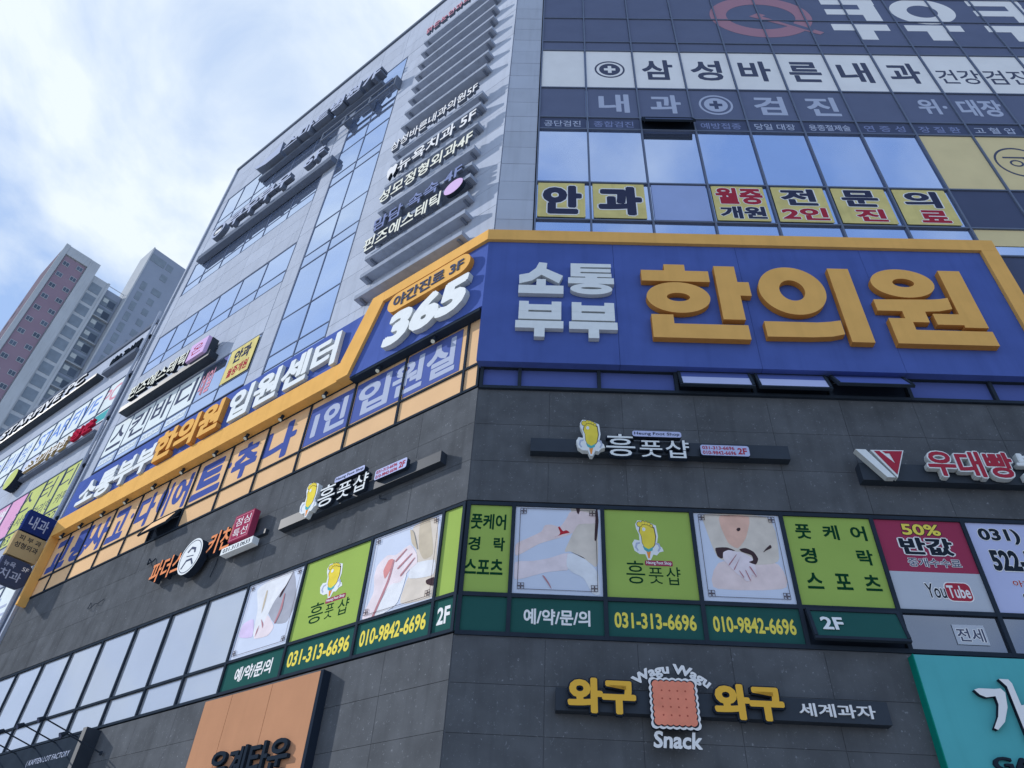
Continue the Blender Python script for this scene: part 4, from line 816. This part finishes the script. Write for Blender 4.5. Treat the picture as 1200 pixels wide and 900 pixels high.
MB().box(-20.0, -17.6, -.25, .0, 20.25, 20.45).build('rail', 'grey_metal', s); MB().box(-20.0, -17.6, -.12, -.02, 20.45, 21.2).build('back_panel', 'cladding', s)
text(s, '예스고시텔', -19.9, -17.75, 20.55, 21.1, -.18, -.122, ['ink'], .02, split='letter')
s = T('restaurant_sign', 'row of red and cream raised letters over the lime film, neighbouring building', 'wall sign', 'L', -20, 16.6)
MB().box(-23.2, -17.7, -.20, .0, 16.45, 16.6).build('rail', 'grey_metal', s)
text(s, '청춘', -19.4, -17.8, 16.6, 17.15, -.30, -.2, ['maroon', 'maroon'], .03, split='letter'); text(s, '소고기무한', -22.8, -19.6, 16.55, 17.1, -.30, -.2, ['ink_white', 'tan_box'], .03, split='letter')
s = T('round_green_sign', 'round lime green disc sign tilted on the neighbouring wall', 'wall sign', 'L', -23.5, 16.5)
MB().prism([(-23.6 + .45 * math.cos(t * math.pi / 14), 16.6 + .45 * math.sin(t * math.pi / 14)) for t in range(28)], -.35, -.05, 0, 1).build('disc', ['lime_film', 'dark_side'], s)
s = T('study_window_film', 'lime yellow window film lettered for a study cafe, neighbouring building', 'window sign', 'L', -20, 13.1)
for k in range(len(XN) - 1):
    if XN[k] < -22.9: continue
    MB().box(XN[k] + .03, XN[k + 1] - .03, .006, .014, 13.75, 15.55).build('film_panel', 'lime_film', s); MB().box(XN[k] + .03, XN[k + 1] - .03, .006, .014, 13.15, 13.67).build('film_panel', 'lime_film', s)
for ch, x in (('스', -21.9), ('터', -20.4), ('디', -19.0)): flat(s, ch, x, x + .9, 14.6, 15.45, 'ink_slate', .0055, .0)
flat(s, '독서실 관리형 카페', -22.0, -17.8, 13.95, 14.4, 'ink_slate', .0055, .0); flat(s, '031.313.5532', -21.8, -18.0, 13.25, 13.6, 'ink_slate', .0055, .0)
s = T('pink_window_film', 'pink window film with white lettering, left of the lime film', 'window sign', 'L', -25, 13.1)
for k in range(len(XN) - 1):
    if XN[k] > -22.9 or XN[k] < -32: continue
    MB().box(XN[k] + .03, XN[k + 1] - .03, .006, .014, 13.75, 15.55).build('film_panel', 'pink_film', s)
flat(s, '네일 속눈썹', -27.5, -23.2, 14.7, 15.4, 'ink_white', .0055, .02); flat(s, '왁싱 반영구', -27.5, -23.2, 13.9, 14.6, 'ink_white', .0055, .02)
s = T('lower_neighbour_film', 'yellow window film low on the neighbouring building, behind the projecting signs', 'window sign', 'L', -20, 9)
for k in range(len(XN) - 1):
    if XN[k] < -26: continue
    MB().box(XN[k] + .03, XN[k + 1] - .03, .006, .014, 9.65, 11.15).build('film_panel', 'pink_film' if XN[k] < -21.5 else 'ice_film', s); MB().box(XN[k] + .03, XN[k + 1] - .03, .006, .014, 9.03, 9.57).build('film_panel', 'lime_film', s)
flat(s, '피아노', -21.4, -18.0, 9.9, 10.8, 'ink_pale', .0055, .02)

# ------------------------------------------------------------------ apartment towers far behind
def tower_frame(az, dist, deg):
    a = math.radians(az); return frame(deg, math.sin(a) * dist, math.cos(a) * dist)
FA = tower_frame(-42.84, 121, 46.5); K = 121 / 62.0; zz = lambda z: 1.6 + (z - 1.6) * K
A = T('apartment_tower', 'mauve and grey apartment tower with rows of small paired windows, far left', 'apartment tower', FA, 0, 0)
ztop = zz(54.2)
MB().box(0, 6.4, 0, 10, 0, ztop).build('wall', 'tower_grey', A); MB().box(.9, 4.6, -.18, -.005, 0, zz(53.4)).build('mauve_panel', 'tower_mauve', A)
MB().box(4.75, 6.42, -.45, -.004, 0, ztop + .6).build('corner_pier', 'tower_grey', A); MB().box(-.02, .75, -.45, -.004, 0, ztop + .8).build('corner_pier', 'tower_grey', A); MB().box(.76, 4.74, -.4, -.004, zz(53.5), ztop + .7).build('roof_beam', 'tower_grey', A)
MB().box(6.4, 9.1, .3, 16, 0, ztop - 1.6).build('wall', 'tower_grey', A); MB().box(9.1, 12.6, 1.6, 16, 0, ztop - 1.8).build('wall', 'tower_blue', A)
MB().box(9.1, 9.5, .2, 1.59, 0, ztop - 1.5).build('corner_pier', 'tower_grey', A)
MB().box(-.02, -.003, .5, 9.9, 0, ztop - .3).build('side_wall', 'tower_side', A)
MB().box(.8, 6.4, 10.01, 22, 0, ztop - 6).build('rear_wing', 'tower_side', A)
wn = MB().box(0, 1.05, -.06, 0, 0, 1.0).mesh('tower_grey'); gl_ = MB().box(.06, .50, -.07, -.0605, .08, .92).box(.55, .99, -.07, -.0605, .08, .92).mesh('tower_glass')
def towerwin(th, x, z, y=-.18, par=None):
    w = th.obj('window', wn, par, Vector((x, y, z))); g = bpy.data.objects.new('pane', gl_); COL.objects.link(g); g.parent = w; return w
for i in range(30):
    z = zz(52.9) - 2.8 * i - .6
    if z < 55: break
    towerwin(A, 3.35, z); towerwin(A, 1.15, z - .6)
rec = MB().box(0, 1.9, -.05, .0, 0, 2.1).mesh('tower_recess'); rail = MB().box(0, 2.9, -.5, .0, 0, .18).mesh('tower_grey'); bw = MB().box(0, 2.7, -.05, 0, 0, 2.3).mesh('tower_recess')
sm = MB().box(0, .9, -.08, -.052, 0, .9).mesh('white_side'); sm2 = MB().box(0, 1.2, -.08, -.052, 0, 1.5).mesh('tower_glass')
for i in range(18):
    z = zz(52.0) - 2.8 * i
    if z < 50: break
    A.obj('bay_window', rec, None, Vector((6.75, .3, z - 1)))
    b = A.obj('balcony', bw, None, Vector((9.6, 1.6, z - 1.3)));
    if i % 2 == 1: A.obj('balcony_slab', rail, None, Vector((9.6, 1.6, z - 1.75)))
    for me_, x, h in ((sm, .35, .9), (sm2, 1.35, .25)):
        o = bpy.data.objects.new('balcony_window', me_); COL.objects.link(o); o.parent = b; o.location = (x, 0, h)
MB().box(9.0, 12.6, 1.2, 1.3, ztop - 1.2, ztop - 1.1).tube((9.0, 1.25, ztop - 1.8), (9.0, 1.25, ztop - 1.1), .04).tube((12.5, 1.25, ztop - 1.8), (12.5, 1.25, ztop - 1.1), .04).build('roof_railing', 'tower_grey', A)
for i in range(9): MB().box(-.06, -.012, 6.2, 7.2, zz(48.5) - i * 2.8, zz(48.5) - i * 2.8 + 1.4).build('side_window', 'tower_glass', A)
FB = tower_frame(-36.73, 122, 48.5); K2 = 122 / 75.0; z2 = lambda z: 1.6 + (z - 1.6) * K2
B = T('apartment_tower', 'plain blue grey apartment tower with a column of dark stair windows, nearer the roofline', 'apartment tower', FB, 0, 0)
MB().box(0, 11.5, 0, 5.4, 0, z2(72.0)).build('wall', 'tower_blue', B); MB().box(-.25, -.002, -.1, 5.4, 0, z2(72.05)).build('side_wall', 'tower_grey', B)
dk = MB()
for x0, x1, a, b in ((.1, 3.1, 69.9, 71.1), (3.4, 4.7, 70.0, 71.0)): MB().box(x0, x1, -.05, -.002, z2(a), z2(b)).build('dark_window', 'tower_recess', B)
MB().box(3.3, 4.6, -.05, -.002, z2(68.1), z2(69.1)).build('dark_window', 'tower_recess', B)
for i in range(14):
    z = z2(66.5) - i * 2.8
    MB().box(.9, 1.9, -.05, -.002, z - 2.1, z).build('stair_window', 'tower_recess', B)
    MB().box(3.3 if i else 3.1, 4.4 if i else 4.9, -.05, -.002, z - 1.5, z).build('dark_window', 'tower_recess', B)
